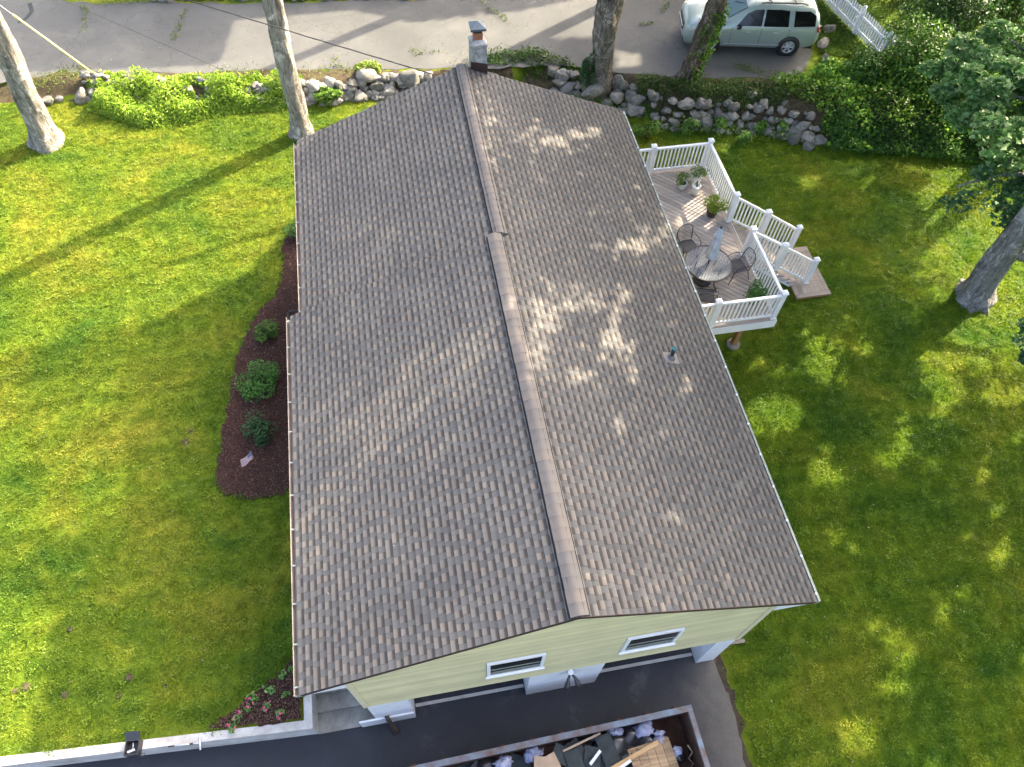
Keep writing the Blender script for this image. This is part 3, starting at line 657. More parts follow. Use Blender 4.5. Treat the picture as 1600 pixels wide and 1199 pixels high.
cp.add([(chx+a*a_, chy+b*a_, 7.25) for a, b in ((-1, -1), (1, -1), (1, 1), (-1, 1))]+[(chx+a*a_, chy+b*a_, 7.31) for a, b in ((-1, -1), (1, -1), (1, 1), (-1, 1))]+[(chx, chy, 7.42)], [(3, 2, 1, 0)]+[(i, (i+1) % 4, 4+(i+1) % 4, 4+i) for i in range(4)]+[(4+i, 4+(i+1) % 4, 8) for i in range(4)]); cp.build('chimney_cap', 'cap', chim)
# downspout pipe on the left pier
dsp = MB().tube([(-3.82, .02, .62), (-3.80, -.05, .52), (-3.77, -.10, .34), (-3.73, -.16, .12), (-3.69, -.28, .05)], [.045, .05, .05, .055, .07], 10)
dsp.build('downspout', 'clay', house)
# ================================================================== front walk, retaining wall
for i, (y0, y1, z) in enumerate(((.0, .42, .05), (.42, .78, .17), (.78, 1.3, .30), (1.3, 2.0, .45), (2.0, 3.4, .62))):
    o = sbuild('concrete_step', MB().box((-5.372, y0+(0 if i else .0), -.05), (-4.10, y1-.004, z)), 'conc_d', 'grey concrete step beside the garage, %s from the driveway' % ('first', 'second', 'third', 'fourth', 'fifth')[i], 'step', 'concrete steps beside the garage')
rw = MB(); n = 40; xs = np.linspace(-40, -5.371, n)
for i in range(n-1):
    a, b = xs[i], xs[i+1]; ya, yb = float(wall_y(a))-.085, float(wall_y(b))-.085
    t = .19; v = [(a, ya, -.06), (b, yb, -.06), (b, yb+t, -.06), (a, ya+t, -.06), (a, ya+.01, .735), (b, yb+.01, .735), (b, yb+t, .735), (a, ya+t, .735)]
    rw.add(v, [(4, 5, 6, 7), (0, 1, 5, 4), (2, 3, 7, 6)]+([(0, 3, 7, 4)] if i == 0 else [])+([(1, 2, 6, 5)] if i == n-2 else []))
rwo = thing('retaining_wall', (-8, .2, 0), 'pale concrete retaining wall holding up the front lawn beside the dark driveway', 'wall')
rw.build('wall', 'conc', rwo); MB().box((-5.545, .207, -.06), (-5.371, 3.4, .733)).build('return_wall', 'conc', rwo)
# ================================================================== mulch beds
BED = [(-4.2, 15.4), (-5.2, 15.2), (-5.74, 14.34), (-5.87, 12.6), (-6.2, 11.9), (-6.65, 11.3), (-7.13, 10.0), (-7.32, 8.34), (-7.5, 7.2), (-7.55, 6.3), (-7.4, 5.9), (-7.0, 5.68), (-6.5, 5.6), (-5.7, 5.64), (-4.2, 5.7)]
BED2 = [(-5.58, 1.75), (-5.9, 1.35), (-6.5, .98), (-7.0, .68), (-7.5, .42), (-7.4, .37), (-6.5, .31), (-5.6, .26)]
def smooth_poly(p, n=5):
    p = np.array(p); out = []
    for i in range(len(p)):
        a, b, c, d_ = p[i-1], p[i], p[(i+1) % len(p)], p[(i+2) % len(p)]
        for k in range(n):
            t = k/n; out.append(tuple(.5*((2*b)+(-a+c)*t+(2*a-5*b+4*c-d_)*t*t+(-a+3*b-3*c+d_)*t**3)))
    return out
def bed(poly, name, seed):
    bm = bmesh.new(); x0, x1 = min(p[0] for p in poly), max(p[0] for p in poly); y0, y1 = min(p[1] for p in poly), max(p[1] for p in poly); st = .1
    nx, ny = int((x1-x0)/st)+2, int((y1-y0)/st)+2; XX, YY = np.meshgrid(x0+np.arange(nx)*st, y0+np.arange(ny)*st, indexing='ij')
    ins = in_poly(XX.ravel()+.05+rng.uniform(-.03, .03, XX.size), YY.ravel()+.05, poly).reshape(XX.shape)
    ZZ = .735+.03*vnoise(XX, YY, 4, seed)+rng.uniform(-.012, .012, XX.shape)+.02
    id_ = np.arange(XX.size).reshape(XX.shape); F = np.stack([id_[:-1, :-1], id_[1:, :-1], id_[1:, 1:], id_[:-1, 1:]], -1)[ins[:-1, :-1]]
    return link(name, np_mesh(name, np.stack([XX+rng.uniform(-.03, .03, XX.shape), YY+rng.uniform(-.03, .03, XX.shape), ZZ], -1).reshape(-1, 3), F, smooth=True), M['mulch'])
BEDS = smooth_poly(BED); BED2S = BED2
tag(bed(BEDS, 'mulch_bed', 1), kind='structure'); tag(bed(BED2S, 'mulch_bed', 2), kind='structure')
CH = attrmat('mulch_chip', .95, 60, .3, 0, .1)
def chips(poly, n, seed):
    R = np.random.default_rng(seed); p = np.array(poly); P = R.uniform(p.min(0), p.max(0), (n*2, 2)); P = P[in_poly(P[:, 0], P[:, 1], poly)][:n]
    Q = np.column_stack([P, .775+.03*vnoise(P[:, 0], P[:, 1], 4, seed)+R.uniform(0, .012, len(P))])
    V, F, c = leaves(Q, .055, pal(len(Q), [(.03, .016, .012), (.075, .04, .03), (.16, .10, .078), (.26, .19, .15)], seed), .72, seed=seed, aspect=.28)
    tag(link('mulch_chips', np_mesh('mulch_chips', V, F, c), CH), 'scattered red brown bark mulch chips covering the bed', 'mulch', kind='stuff')
chips(BEDS, 9000, 1); chips(BED2S, 2200, 2)
# shrubs of the bed
def shrub(name, label, c, r, n, size, cols, seed, group=None, cat='shrub', mat='leaf_s', stem=True, lumps=14):
    c = np.array(c, float); t = thing(name, c, label, cat, group)
    P = blob_points((0, 0, r[2]*.75), r, n, seed, .55, lumps); P = P[P[:, 2] > .02]
    if name != 'potted_plant':
        gz = terr(P[:, 0]+c[0], P[:, 1]+c[1])-c[2]; P[:, 2] = np.maximum(P[:, 2], np.minimum(gz, .6)+.02)
    nr = P-np.array([0, 0, r[2]*.5]); nr /= np.linalg.norm(nr, axis=1)[:, None]
    V, F, cc = leaves(P, size, pal(len(P), cols, seed), .35, nr, seed); link('foliage', np_mesh('foliage', V, F, cc), M[mat], t)
    if stem:
        s = MB()
        for k in range(5):
            a = k*1.26; s.tube([(0, 0, -.08), (math.cos(a)*r[0]*.2, math.sin(a)*r[1]*.2, r[2]*.5), (math.cos(a)*r[0]*.5, math.sin(a)*r[1]*.5, r[2]*1.1)], [.02, .014, .006], 5)
        s.build('stem', 'bark_d', t, True)
    return t
BOX = [(.035, .11, .015), (.075, .19, .028), (.12, .26, .04)]
shrub('boxwood_shrub', 'small light green round shrub in the mulch bed beside the black railing', (-6.22, 10.58, .74), (.38, .38, .34), 1500, .055, [(.05, .12, .015), (.09, .18, .025), (.13, .22, .03)], 11, 'shrubs in the mulch bed')
shrub('boxwood_shrub', 'largest rounded green shrub in the middle of the mulch bed', (-6.40, 8.95, .74), (.56, .56, .46), 2600, .06, BOX, 12, 'shrubs in the mulch bed')
shrub('holly_shrub', 'dark green glossy shrub behind the small flag in the mulch bed', (-6.52, 7.38, .74), (.44, .42, .4), 1500, .07, [(.015, .055, .014), (.035, .09, .025), (.07, .13, .045)], 13, 'shrubs in the mulch bed')
shrub('boxwood_shrub', 'green shrub half hidden under the eave at the narrow end of the mulch bed', (-5.28, 14.35, .74), (.36, .4, .36), 1200, .06, BOX, 14, 'shrubs in the mulch bed')
shrub('yellow_plant', 'tiny yellow green plant at the notch of the gutter', (-5.15, 11.35, .74), (.2, .2, .18), 140, .09, LIME, 15)
FL = [(388, 1106, 1), (422, 1074, 0), (396, 1090, 1), (370, 1120, 1), (436, 1115, 1), (445, 1083, 0), (361, 1137, 1), (418, 1103, 1), (455, 1046, 0), (441, 1055, 0)]
for i, (a, b, pk) in enumerate(FL):
    p = at(a, b, .86); p[2] = .745; big = (1.35 if i in (1, 2, 3) else 1.0)
    t = shrub('flower', 'leafy plant with pink blossoms in the triangular mulch bed by the retaining wall' if pk else 'plain light green seedling without blossoms in the triangular mulch bed', p, (.11*big, .11*big, .10), 46, .075, [(.06, .16, .03), (.14, .28, .06), (.22, .36, .12)], 40+i, 'pink flowers in the triangular bed' if pk else 'green seedlings in the triangular bed', 'flower', stem=False, lumps=5)
    if pk:
        R = np.random.default_rng(90+i); P = np.column_stack([R.normal(0, .06, 7), R.normal(0, .06, 7), R.uniform(.12, .19, 7)])
        V, F, cc = leaves(P, .045, pal(7, [(.45, .06, .16), (.75, .12, .26)], i), .7, seed=i, aspect=.95); link('blossom', np_mesh('blossom', V, F, cc), M['leaf_s'], t)
# small flag
fk = N('flag_print'); tc = fk.n('ShaderNodeTexCoord'); sp = fk.n('ShaderNodeSeparateXYZ'); fk.l(tc.outputs['UV'], sp.inputs[0])
def mth(op, a, b):
    m_ = fk.n('ShaderNodeMath', operation=op)
    for i, v in enumerate((a, b)):
        if hasattr(v, 'links'): fk.l(v, m_.inputs[i])
        elif v is not None: m_.inputs[i].default_value = v
    return m_.outputs[0]
strp = mth('LESS_THAN', mth('FRACT', mth('MULTIPLY', sp.outputs[1], 6.5), None), .5)
cant = mth('MULTIPLY', mth('LESS_THAN', sp.outputs[0], .42), mth('GREATER_THAN', sp.outputs[1], .46))
dx = mth('SUBTRACT', mth('FRACT', mth('MULTIPLY', sp.outputs[0], 14.), None), .5); dy = mth('SUBTRACT', mth('FRACT', mth('MULTIPLY', sp.outputs[1], 9.), None), .5)
star = mth('LESS_THAN', mth('ADD', mth('MULTIPLY', dx, dx), mth('MULTIPLY', dy, dy)), .06)
fc = fk.mix(strp, (.75, .74, .72), (.40, .02, .035)); ct = fk.mix(star, (.02, .03, .14), (.75, .75, .75)); fk.set(fk.mix(cant, fc, ct), .8)
fp = at(400, 722, .75); flag = thing('small_flag', fp, 'small red white and blue striped flag on a thin stick in the mulch bed', 'flag')
MB().tube([(0, 0, -.05), (.02, -.01, .62)], .006, 6).build('stick', 'lumber', flag, True)
nu, nv = 9, 6; V = []; UV = []
for i in range(nu):
    for j in range(nv):
        u, v = i/(nu-1), j/(nv-1); V.append((.02-.30*u+.03*v, -.30*u*.45-.10*(1-v)-.02, .60-.24*(1-v)-.10*u+.025*math.sin(u*7+v))); UV.append((u, v))
F = [(i*nv+j, (i+1)*nv+j, (i+1)*nv+j+1, i*nv+j+1) for i in range(nu-1) for j in range(nv-1)]
fm = np_mesh('cloth', np.array(V), np.array(F), smooth=True); uvl = fm.uv_layers.new(name='UVMap'); li = np.array(F).ravel()
uvl.data.foreach_set('uv', np.array(UV, np.float32)[li].ravel()); link('cloth', fm, fk.m, flag)
# entry landing with black railing
el = thing('entry_landing', (-4.75, 8, .7), 'concrete entry landing and stair with black iron railing beside the mulch bed', 'landing')
MB().box((-5.30, 7.4, .6), (-4.12, 10.2, 1.35)).build('platform', 'conc_d', el)
for k in range(4): MB().box((-5.30+.0, 7.4-.3*(k+1), .6), (-4.12, 7.4-.3*k-.003, 1.35-.16*(k+1))).build('step', 'conc_d', el)
MB().tube([(-5.36, 10.1, 2.3), (-5.36, 7.4, 2.3), (-5.36, 6.1, 1.65)], .022, 8).build('handrail', 'iron', el)
MB().tube([(-5.36, 10.1, 1.45), (-5.36, 7.4, 1.45), (-5.36, 6.1, .80)], .014, 8).build('bottom_rail', 'iron', el)
bl_ = MB().box((-.009, -.009, 0), (.009, .009, .85)).mesh('baluster')
bl_.materials.append(M['iron'])
for k in range(33):
    y = 10.1-k*.124; z = 1.45 if y > 7.4 else 1.45-(7.4-y)*.5; link('baluster', bl_, None, el, np.array([-5.36, y, z])-worg(el))
MB().box((-5.34, 10.1, 2.27), (-4.2, 10.13, 2.31)).build('end_rail', 'iron', el)
# black box and telescopic magnet bar left on the retaining wall
bp = at(212, 1168, .735); bx = thing('plastic_box', (bp[0], bp[1], .735), 'open black plastic box with a silver bar standing on the retaining wall', 'box', rz=-.08)
b = MB()
for q0, q1 in (((-.14, -.17, 0), (.14, .12, .02)), ((-.14, -.17, .02), (-.12, .12, .2)), ((.12, -.17, .02), (.14, .12, .2)), ((-.12, -.17, .02), (.12, -.15, .2)), ((-.12, .10, .02), (.12, .12, .2))): b.box(q0, q1)
b.build('tub', 'black', bx, True)
MB().add([(-.14, .12, .2), (.14, .12, .2), (.15, .25, .30), (-.15, .25, .30), (-.14, .13, .18), (.14, .13, .18), (.15, .27, .28), (-.15, .27, .28)], [(0, 1, 2, 3), (4, 5, 6, 7), (0, 1, 5, 4), (1, 2, 6, 5), (2, 3, 7, 6), (3, 0, 4, 7)]).build('lid', 'black', bx, True)
MB().bar((-.06, -.11, .205), (.07, -.07, .205), .04, .03).build('silver_bar', 'steel', bx, True)
MB().tube([(.03, -.05, .2), (.02, .06, .2)], .007, 6).build('rod', 'steel', bx, True)
MB().tube([(.14, -.1, .12), (.20, -.15, .10), (.25, -.14, .10), (.22, -.2, .08), (.12, -.18, .1)], .012, 6).build('strap', 'black', bx, True)
a, b2 = at(263, 1167, .765), at(312, 1161, .765); tl = thing('telescopic_tool', (b2[0], b2[1], .735), 'silver telescopic tool with crossbar lying on the retaining wall', 'tool')
MB().tube([a, a*.8+b2*.2], .016, 8).build('grip', 'black', tl); MB().tube([a*.8+b2*.2, a*.25+b2*.75], .013, 8).build('shaft', 'steel', tl)
MB().tube([a*.32+b2*.68, a*.22+b2*.78], .02, 8).build('collar', 'black', tl); MB().tube([a*.25+b2*.75, b2], .009, 8).build('inner_shaft', 'steel', tl)
e0, e1 = at(312, 1151, .765), at(313, 1172, .765); MB().tube([e0, e1], .018, 8).build('crossbar', 'steel', tl)
# ================================================================== DECK
DZ = 2.10; X0, X1, Y0, Y1 = XR+.03, 7.66, 7.94, 14.16
deck = thing('deck', (5.7, 11, .2), 'raised timber deck with white railing and stair behind the house', 'deck'); dorg = worg(deck)
def clip_poly(poly, a, b, c):            # keep a*x+b*y<=c
    out = []
    for i in range(len(poly)):
        p, q = poly[i], poly[(i+1) % len(poly)]; dp_, dq = a*p[0]+b*p[1]-c, a*q[0]+b*q[1]-c
        if dp_ <= 0: out.append(p)
        if dp_*dq < 0: t = dp_/(dp_-dq); out.append((p[0]+(q[0]-p[0])*t, p[1]+(q[1]-p[1])*t))
    return out
rect = [(X0, Y0+.15), (X1-.15, Y0+.15), (X1-.15, Y1-.15), (X0, Y1-.15)]; BW = .142; k2 = math.sqrt(.5)
lo_, hi_ = (X0+Y0+.15)*k2, (X1+Y1-.3)*k2; s = lo_
while s < hi_:
    p = clip_poly(clip_poly(rect, -k2, -k2, -(s+.007)), k2, k2, s+BW-.007)
    if len(p) > 2: MB().prism(p, DZ-.026, DZ+random.uniform(-.001, .001)).build('floor_board', 'deckboard', deck)
    s += BW
for q in (((X0, Y0), (X1, Y0+.145)), ((X0, Y1-.145), (X1, Y1)), ((X1-.145, Y0+.15), (X1, Y1-.15))):
    MB().box((q[0][0], q[0][1], DZ-.027), (q[1][0], q[1][1], DZ+.0015)).build('border_board', 'tread', deck)
for q in (((X0, Y0-.03, DZ-.30), (X1+.028, Y0-.003, DZ-.03)), ((X0, Y1+.003, DZ-.30), (X1+.028, Y1+.03, DZ-.03)), ((X1+.003, Y0, DZ-.298), (X1+.03, Y1, DZ-.03))): MB().box(*q).build('fascia', 'vinyl', deck)
for k in range(15): MB().box((X0, Y0+.3+k*.41, DZ-.24), (X1, Y0+.338+k*.41, DZ-.03)).build('joist', 'post', deck)
for (x, y) in ((7.15, 8.5), (7.15, 11.1), (7.15, 13.6)):
    z = float(terr(x, y)); MB().box((x-.07, y-.07, z-.1), (x+.07, y+.07, DZ-.24)).build('support_post', 'post', deck); MB().lathe((x, y, z-.1), [(.2, 0), (.2, .17), (.17, .18)], 16).build('footing', 'conc_d', deck)
pm_ = MB().box((-.062, -.062, 0), (.062, .062, 1.04)).mesh('railing_post'); pm_.materials.append(M['vinyl'])
cm_ = MB(); cm_.add([(a*.082, b*.082, z) for z in (0, .03) for a, b in ((-1, -1), (1, -1), (1, 1), (-1, 1))]+[(0, 0, .07)], [(3, 2, 1, 0), (0, 1, 5, 4), (1, 2, 6, 5), (2, 3, 7, 6), (3, 0, 4, 7), (4, 5, 8), (5, 6, 8), (6, 7, 8), (7, 4, 8)])
sk_ = MB().box((-.08, -.08, 0), (.08, .08, .04)).mesh('post_skirt'); sk_.materials.append(M['vinyl']); cme = cm_.mesh('post_cap'); cme.materials.append(M['vinyl'])
def post(x, y, z):
    o = link('railing_post', pm_, None, deck, np.array([x, y, z])-dorg); link('post_cap', cme, None, o, (0, 0, 1.04)); link('post_skirt', sk_, None, o, (0, 0, .0015))
bal = MB().box((-.018, -.018, 0), (.018, .018, .80)).mesh('baluster'); bal.materials.append(M['vinyl'])
def railing(p, q, gap=.062):
    p, q = np.array(p, float), np.array(q, float); d_ = q-p; L = np.hypot(d_[0], d_[1]); u = d_/L; a, b = p+u*gap, q-u*gap
    MB().bar(a+(0, 0, .93), b+(0, 0, .93), .075, .06).build('top_rail', 'vinyl', deck); MB().bar(a+(0, 0, .11), b+(0, 0, .11), .05, .06).build('bottom_rail', 'vinyl', deck)
    n = int((L-2*gap)/.118); 
    for k in range(n):
        c = a+(b-a)*(k+.5)/n; link('baluster', bal, None, deck, c+(0, 0, .12)-dorg)
PX = {'h1': (3.9, 14.09), 'a': (5.77, 14.09), 'b': (7.58, 14.09), 'c': (7.58, 11.73), 'd': (7.58, 10.37), 'e': (7.58, 8.02), 'f': (5.77, 8.02), 'h2': (3.9, 8.02)}
for v in PX.values(): post(*v, DZ)
for a, b in (('h1', 'a'), ('a', 'b'), ('b', 'c'), ('d', 'e'), ('e', 'f'), ('f', 'h2')): railing((*PX[a], DZ), (*PX[b], DZ))
# stair
LZ = .38; NR = 9; rise = (DZ-LZ)/NR; run = .255
for k in range(NR-1):
    z = DZ-rise*(k+1); x = X1+.03+run*k
    MB().box((x-.02, 10.26, z-.03), (x+run+.01, 11.80, z)).build('tread', 'tread', deck); MB().box((x-.012, 10.40, z+.002), (x+.004, 11.70, z+rise-.032)).build('riser', 'vinyl', deck)
for y in (10.345, 11.725):
    x0, x1 = X1+.032, X1+.03+run*(NR-1)
    v = [(x0, y, DZ-.36), (x1-.1, y, LZ-.1), (x1+.05, y, LZ-.1), (x1+.05, y, LZ+.05), (x0+.1, y, DZ-.235), (x0, y, DZ-.235)]; v += [(a, b+.03, c) for a, b, c in v]
    MB().add(v, [tuple(range(6)), tuple(range(6, 12))]+[(i, (i+1) % 6, 6+(i+1) % 6, 6+i) for i in range(6)]).build('stringer', 'vinyl', deck)
for y in (10.37, 11.73):
    post(8.85, y, DZ-.87); post(10.15, y, LZ); za = LZ+.02
    railing((7.58, y, DZ+.0), (8.85, y, DZ-.85)); railing((8.85, y, DZ-.85), (10.15, y, za-.05))
for k in range(8): MB().box((9.66+k*.142, 9.95, LZ-.026), (9.66+k*.142+.137, 11.65, LZ)).build('landing_board', 'tread', deck)
for q in (((9.66, 9.80), (10.796, 9.945)), ((9.66, 11.655), (10.796, 11.80))): MB().box((*q[0], LZ-.026), (*q[1], LZ+.0012)).build('landing_board', 'tread', deck)
MB().box((9.68, 9.82, .15), (10.775, 11.78, LZ-.03)).build('landing_frame', 'post', deck)
# ---- furniture on the deck
tb = thing('patio_table', (6.08, 9.60, DZ), 'round blue grey slatted metal table on the deck', 'table'); TZ = .72; TR = .66
rm_ = MB(); n = 40
ring = [(math.cos(2*math.pi*k/n), math.sin(2*math.pi*k/n)) for k in range(n)]
v = [(a*r_, b*r_, z) for r_, z in ((TR, TZ-.03), (TR, TZ+.004), (TR-.035, TZ+.004), (TR-.035, TZ-.03)) for a, b in ring]
rm_.add(v, [(j*n+k, j*n+(k+1) % n, ((j+1) % 4)*n+(k+1) % n, ((j+1) % 4)*n+k) for j in range(4) for k in range(n)]); rm_.build('rim', 'iron', tb, True)
ang = math.radians(52); ca, sa = math.cos(ang), math.sin(ang); cir = [(a*(TR-.034), b*(TR-.034)) for a, b in ring]; s = -TR
while s < TR:
    p = clip_poly(clip_poly(cir, sa, -ca, s+.066), -sa, ca, -(s+.008))
    if len(p) > 2: MB().prism(p, TZ-.014, TZ).build('slat', 'slat', tb, True)
    s += .074
for k in range(4):
    a = k*math.pi/2+.5; c_, s_ = math.cos(a), math.sin(a)
    MB().tube([(.42*c_, .42*s_, TZ-.03), (.34*c_, .34*s_, .4), (.40*c_, .40*s_, .15), (.52*c_, .52*s_, .03), (.56*c_, .56*s_, .015)], .016, 8).build('leg', 'iron', tb, True)
MB().bar((-.42*math.cos(.5), -.42*math.sin(.5), TZ-.035), (.42*math.cos(.5), .42*math.sin(.5), TZ-.035), .03, .02).build('crossbar', 'iron', tb, True)
um = thing('patio_umbrella', (6.08, 9.60, DZ), 'closed grey blue patio umbrella standing through the round table', 'umbrella')
MB().tube([(0, 0, .05), (0, 0, 2.06)], .022, 10).build('pole', 'iron', um, True)
def furled(z0, z1, r0, r1, seed):
    v = []; n = 24; R = random.Random(seed); m = 8
    for i in range(m):
        f = i/(m-1)
        for k in range(n):
            t = 2*math.pi*k/n; r_ = (r0+(r1-r0)*f)*(1+.30*math.cos(8*t+R.uniform(-.2, .2)))*(1+.08*math.sin(3*t+i)); v.append((r_*math.cos(t), r_*math.sin(t), z0+(z1-z0)*f+.02*math.sin(5*t)*(1-f)))
    mb = MB(); mb.add(v, [(i*n+k, i*n+(k+1) % n, (i+1)*n+(k+1) % n, (i+1)*n+k) for i in range(m-1) for k in range(n)], True); mb.f += [tuple(range(n))[::-1]]; mb.sm += [False]; return mb
furled(.98, 1.42, .145, .105, 1).build('canopy', 'canvas', um, True); furled(1.36, 1.78, .12, .08, 2).build('canopy', 'canvas', um, True); furled(1.72, 2.08, .10, .035, 3).build('canopy', 'canvas', um, True)
MB().lathe((0, 0, 2.06), [(.035, 0), (.04, .03), (.015, .07)], 10).build('finial', 'iron', um, True)
MB().lathe((0, 0, 0), [(.26, 0), (.26, .05), (.22, .10), (.12, .16), (.04, .2)], 22).build('umbrella_base', 'iron', um, True)
def chair(loc, rz, label):
    t = thing('metal_chair', loc, label, 'chair', 'iron chairs on the deck', rz)
    # faces +y, back towards -y
    MB().add([(-.22, -.20, .42), (.22, -.20, .42), (.24, .24, .44), (-.24, .24, .44), (-.22, -.20, .41), (.22, -.20, .41), (.24, .24, .43), (-.24, .24, .43)], [(0, 1, 2, 3), (7, 6, 5, 4), (0, 1, 5, 4), (1, 2, 6, 5), (2, 3, 7, 6), (3, 0, 4, 7)]).build('seat', 'mesh', t, True)
    MB().tube([(-.22, -.20, .42), (.22, -.20, .42), (.24, .24, .44), (-.24, .24, .44), (-.22, -.20, .42)], .011, 6).build('seat_frame', 'iron', t, True)
    arc = [(-.24, -.22, .42), (-.25, -.28, .70), (-.22, -.31, .84), (-.12, -.335, .91), (0, -.34, .93), (.12, -.335, .91), (.22, -.31, .84), (.25, -.28, .70), (.24, -.22, .42)]
    MB().tube(arc, .012, 6).build('back_frame', 'iron', t, True)
    bw = MB()
    for k in range(11):
        x = -.225+k*.045; zt = .93-.09*abs(x/.22)**2.5; bw.tube([(x, -.215, .44), (x, -.285, .70), (x, -.335+.02*abs(x/.22), zt)], .0035, 4)
    for k in range(9): z = .48+k*.05; w_ = .235 if z < .8 else .21; y = -.22-(z-.44)*.24; bw.tube([(-w_, y, z), (w_, y, z)], .0035, 4)
    bw.build('backrest', 'iron', t, True)
    for sx in (-1, 1):
        MB().tube([(sx*.25, -.26, .64), (sx*.285, -.1, .66), (sx*.29, .10, .65), (sx*.28, .2, .60), (sx*.26, .22, .44)], .011, 6).build('arm', 'iron', t, True)
        MB().tube([(sx*.24, .22, .44), (sx*.25, .25, .2), (sx*.27, .29, 0)], .012, 6).build('leg', 'iron', t, True); MB().tube([(sx*.23, -.2, .42), (sx*.24, -.28, .2), (sx*.26, -.36, 0)], .012, 6).build('leg', 'iron', t, True)
    return t
chair((5.86, 10.58, DZ), math.radians(190), 'black iron chair facing the round table from the side of the potted plants')
chair((7.02, 9.62, DZ), math.radians(97), 'black iron chair between the round table and the stair railing')
chair((5.78, 8.72, DZ), math.radians(-18), 'black iron chair tucked between the round table and the end railing')
def potted(x, y, z, r, h, pr, n, cols, label, seed, cat='plant', pot='pot', size=.09):
    t = thing('potted_plant', (x, y, z), label, cat)
    MB().lathe((0, 0, 0), [(r*.72, 0), (r*.9, h*.5), (r, h*.95), (r*1.04, h), (r*.9, h), (r*.88, h*.9)], 18).build('pot', pot, t, True)
    MB().lathe((0, 0, h*.86), [(r*.87, 0), (r*.8, .01)], 14).build('soil', 'leaf_y', t, True)
    if n:
        P = blob_points((0, 0, h+pr*.55), (pr, pr, pr*.8), n, seed, .3, 9); P = P[P[:, 2] > h*.7]
        V, F, c = leaves(P, size, pal(len(P), cols, seed), .3, seed=seed, aspect=.35); link('foliage', np_mesh('foliage', V, F, c), M['leaf_s'], t)
FERN = [(.05, .12, .02), (.11, .21, .035), (.20, .30, .06)]
potted(6.60, 13.28, DZ, .15, .24, .25, 260, FERN, 'round white pot with a leafy green plant at the back railing', 1)
potted(6.93, 12.98, DZ, .135, .32, .10, 40, [(.04, .10, .03), (.08, .16, .05)], 'tall white pot with a low dark plant beside the two leafy pots', 2)
potted(7.08, 13.40, DZ, .15, .34, .27, 280, FERN, 'white pot with a leafy green plant in the railing corner', 3)
potted(7.14, 12.02, DZ, .17, .30, .36, 700, [(.10, .17, .02), (.20, .28, .03), (.32, .38, .05)], 'bushy yellow green plant in a dark pot beside the stair post', 4, pot='clay')
potted(7.22, 8.62, DZ, .17, .26, .36, 700, [(.03, .11, .02), (.07, .19, .03), (.12, .26, .05)], 'bushy bright green plant in a dark pot at the outer deck corner', 5, pot='clay')
# ================================================================== DUMPSTER
RH = 1.30; DX0, DX1, DY0, DY1 = -4.3, 2.60, -3.35, -.97
dm = thing('dumpster', (-.8, -2.31, 0), 'rusty open roll off dumpster with worn blue rim full of roofing waste', 'dumpster', rz=math.radians(1.3))
def dbox(a, b, name, mat): return MB().box((a[0]+.8, a[1]+2.2, a[2]), (b[0]+.8, b[1]+2.2, b[2])).build(name, mat, dm, True)
dbox((DX0, DY0, .22), (DX1, DY1, .30), 'floor', 'rust')
for q in (((DX0, DY1-.06, .301), (DX1, DY1, RH-.1)), ((DX0, DY0, .301), (DX1, DY0+.06, RH-.1)), ((DX1-.06, DY0+.061, .301), (DX1, DY1-.061, RH-.1)), ((DX0, DY0+.061, .301), (DX0+.06, DY1-.061, RH-.1))): dbox(q[0], q[1], 'side_wall', 'rust')
for q in (((DX0-.02, DY1-.10, RH-.1), (DX1+.02, DY1+.02, RH)), ((DX0-.02, DY0-.02, RH-.1), (DX1+.02, DY0+.10, RH)), ((DX1-.085, DY0+.101, RH-.1), (DX1+.018, DY1-.101, RH-.002)), ((DX0-.018, DY0+.101, RH-.1), (DX0+.085, DY1-.101, RH-.002))): dbox(q[0], q[1], 'top_rim', 'rim')
for k in range(11): x = DX0+.35+k*.62; dbox((x, DY1+.001, .1), (x+.09, DY1+.07, RH-.11), 'rib', 'rust'); dbox((x, DY0-.07, .1), (x+.09, DY0-.001, RH-.11), 'rib', 'rust')
for y in (DY0+.6, DY1-.75): dbox((DX0, y, .005), (DX1, y+.15, .219), 'skid', 'rust')
def at_d(x, y, z): return at(x, y, z)
def lump(c, r, seed, mat, name, label, cat, group=None, rough=.25, n=2):
    bm = bmesh.new(); bmesh.ops.create_icosphere(bm, subdivisions=3, radius=1); R = np.random.default_rng(seed); K = R.normal(size=(7, 3))*2.6; ph = R.uniform(0, 6, 7)
    for v in bm.verts:
        p = np.array(v.co); d_ = 1+rough*sum(abs(math.sin(float(K[i] @ p)+ph[i]))-.5 for i in range(7))/3.2; p = p*d_*np.array(r); p[2] = max(p[2], -r[2]*.55); v.co = p+np.array([0, 0, r[2]*.55])
    for f in bm.faces: f.smooth = True
    me = bpy.data.meshes.new(name); bm.to_mesh(me); bm.free()
    return tag(link(name, me, M[mat], None, c), label, cat, group)
FZ = .31
def dpt(x, y, z=.75): p = at(x, y, z); return np.array([p[0], max(p[1], DY0+.3), FZ])
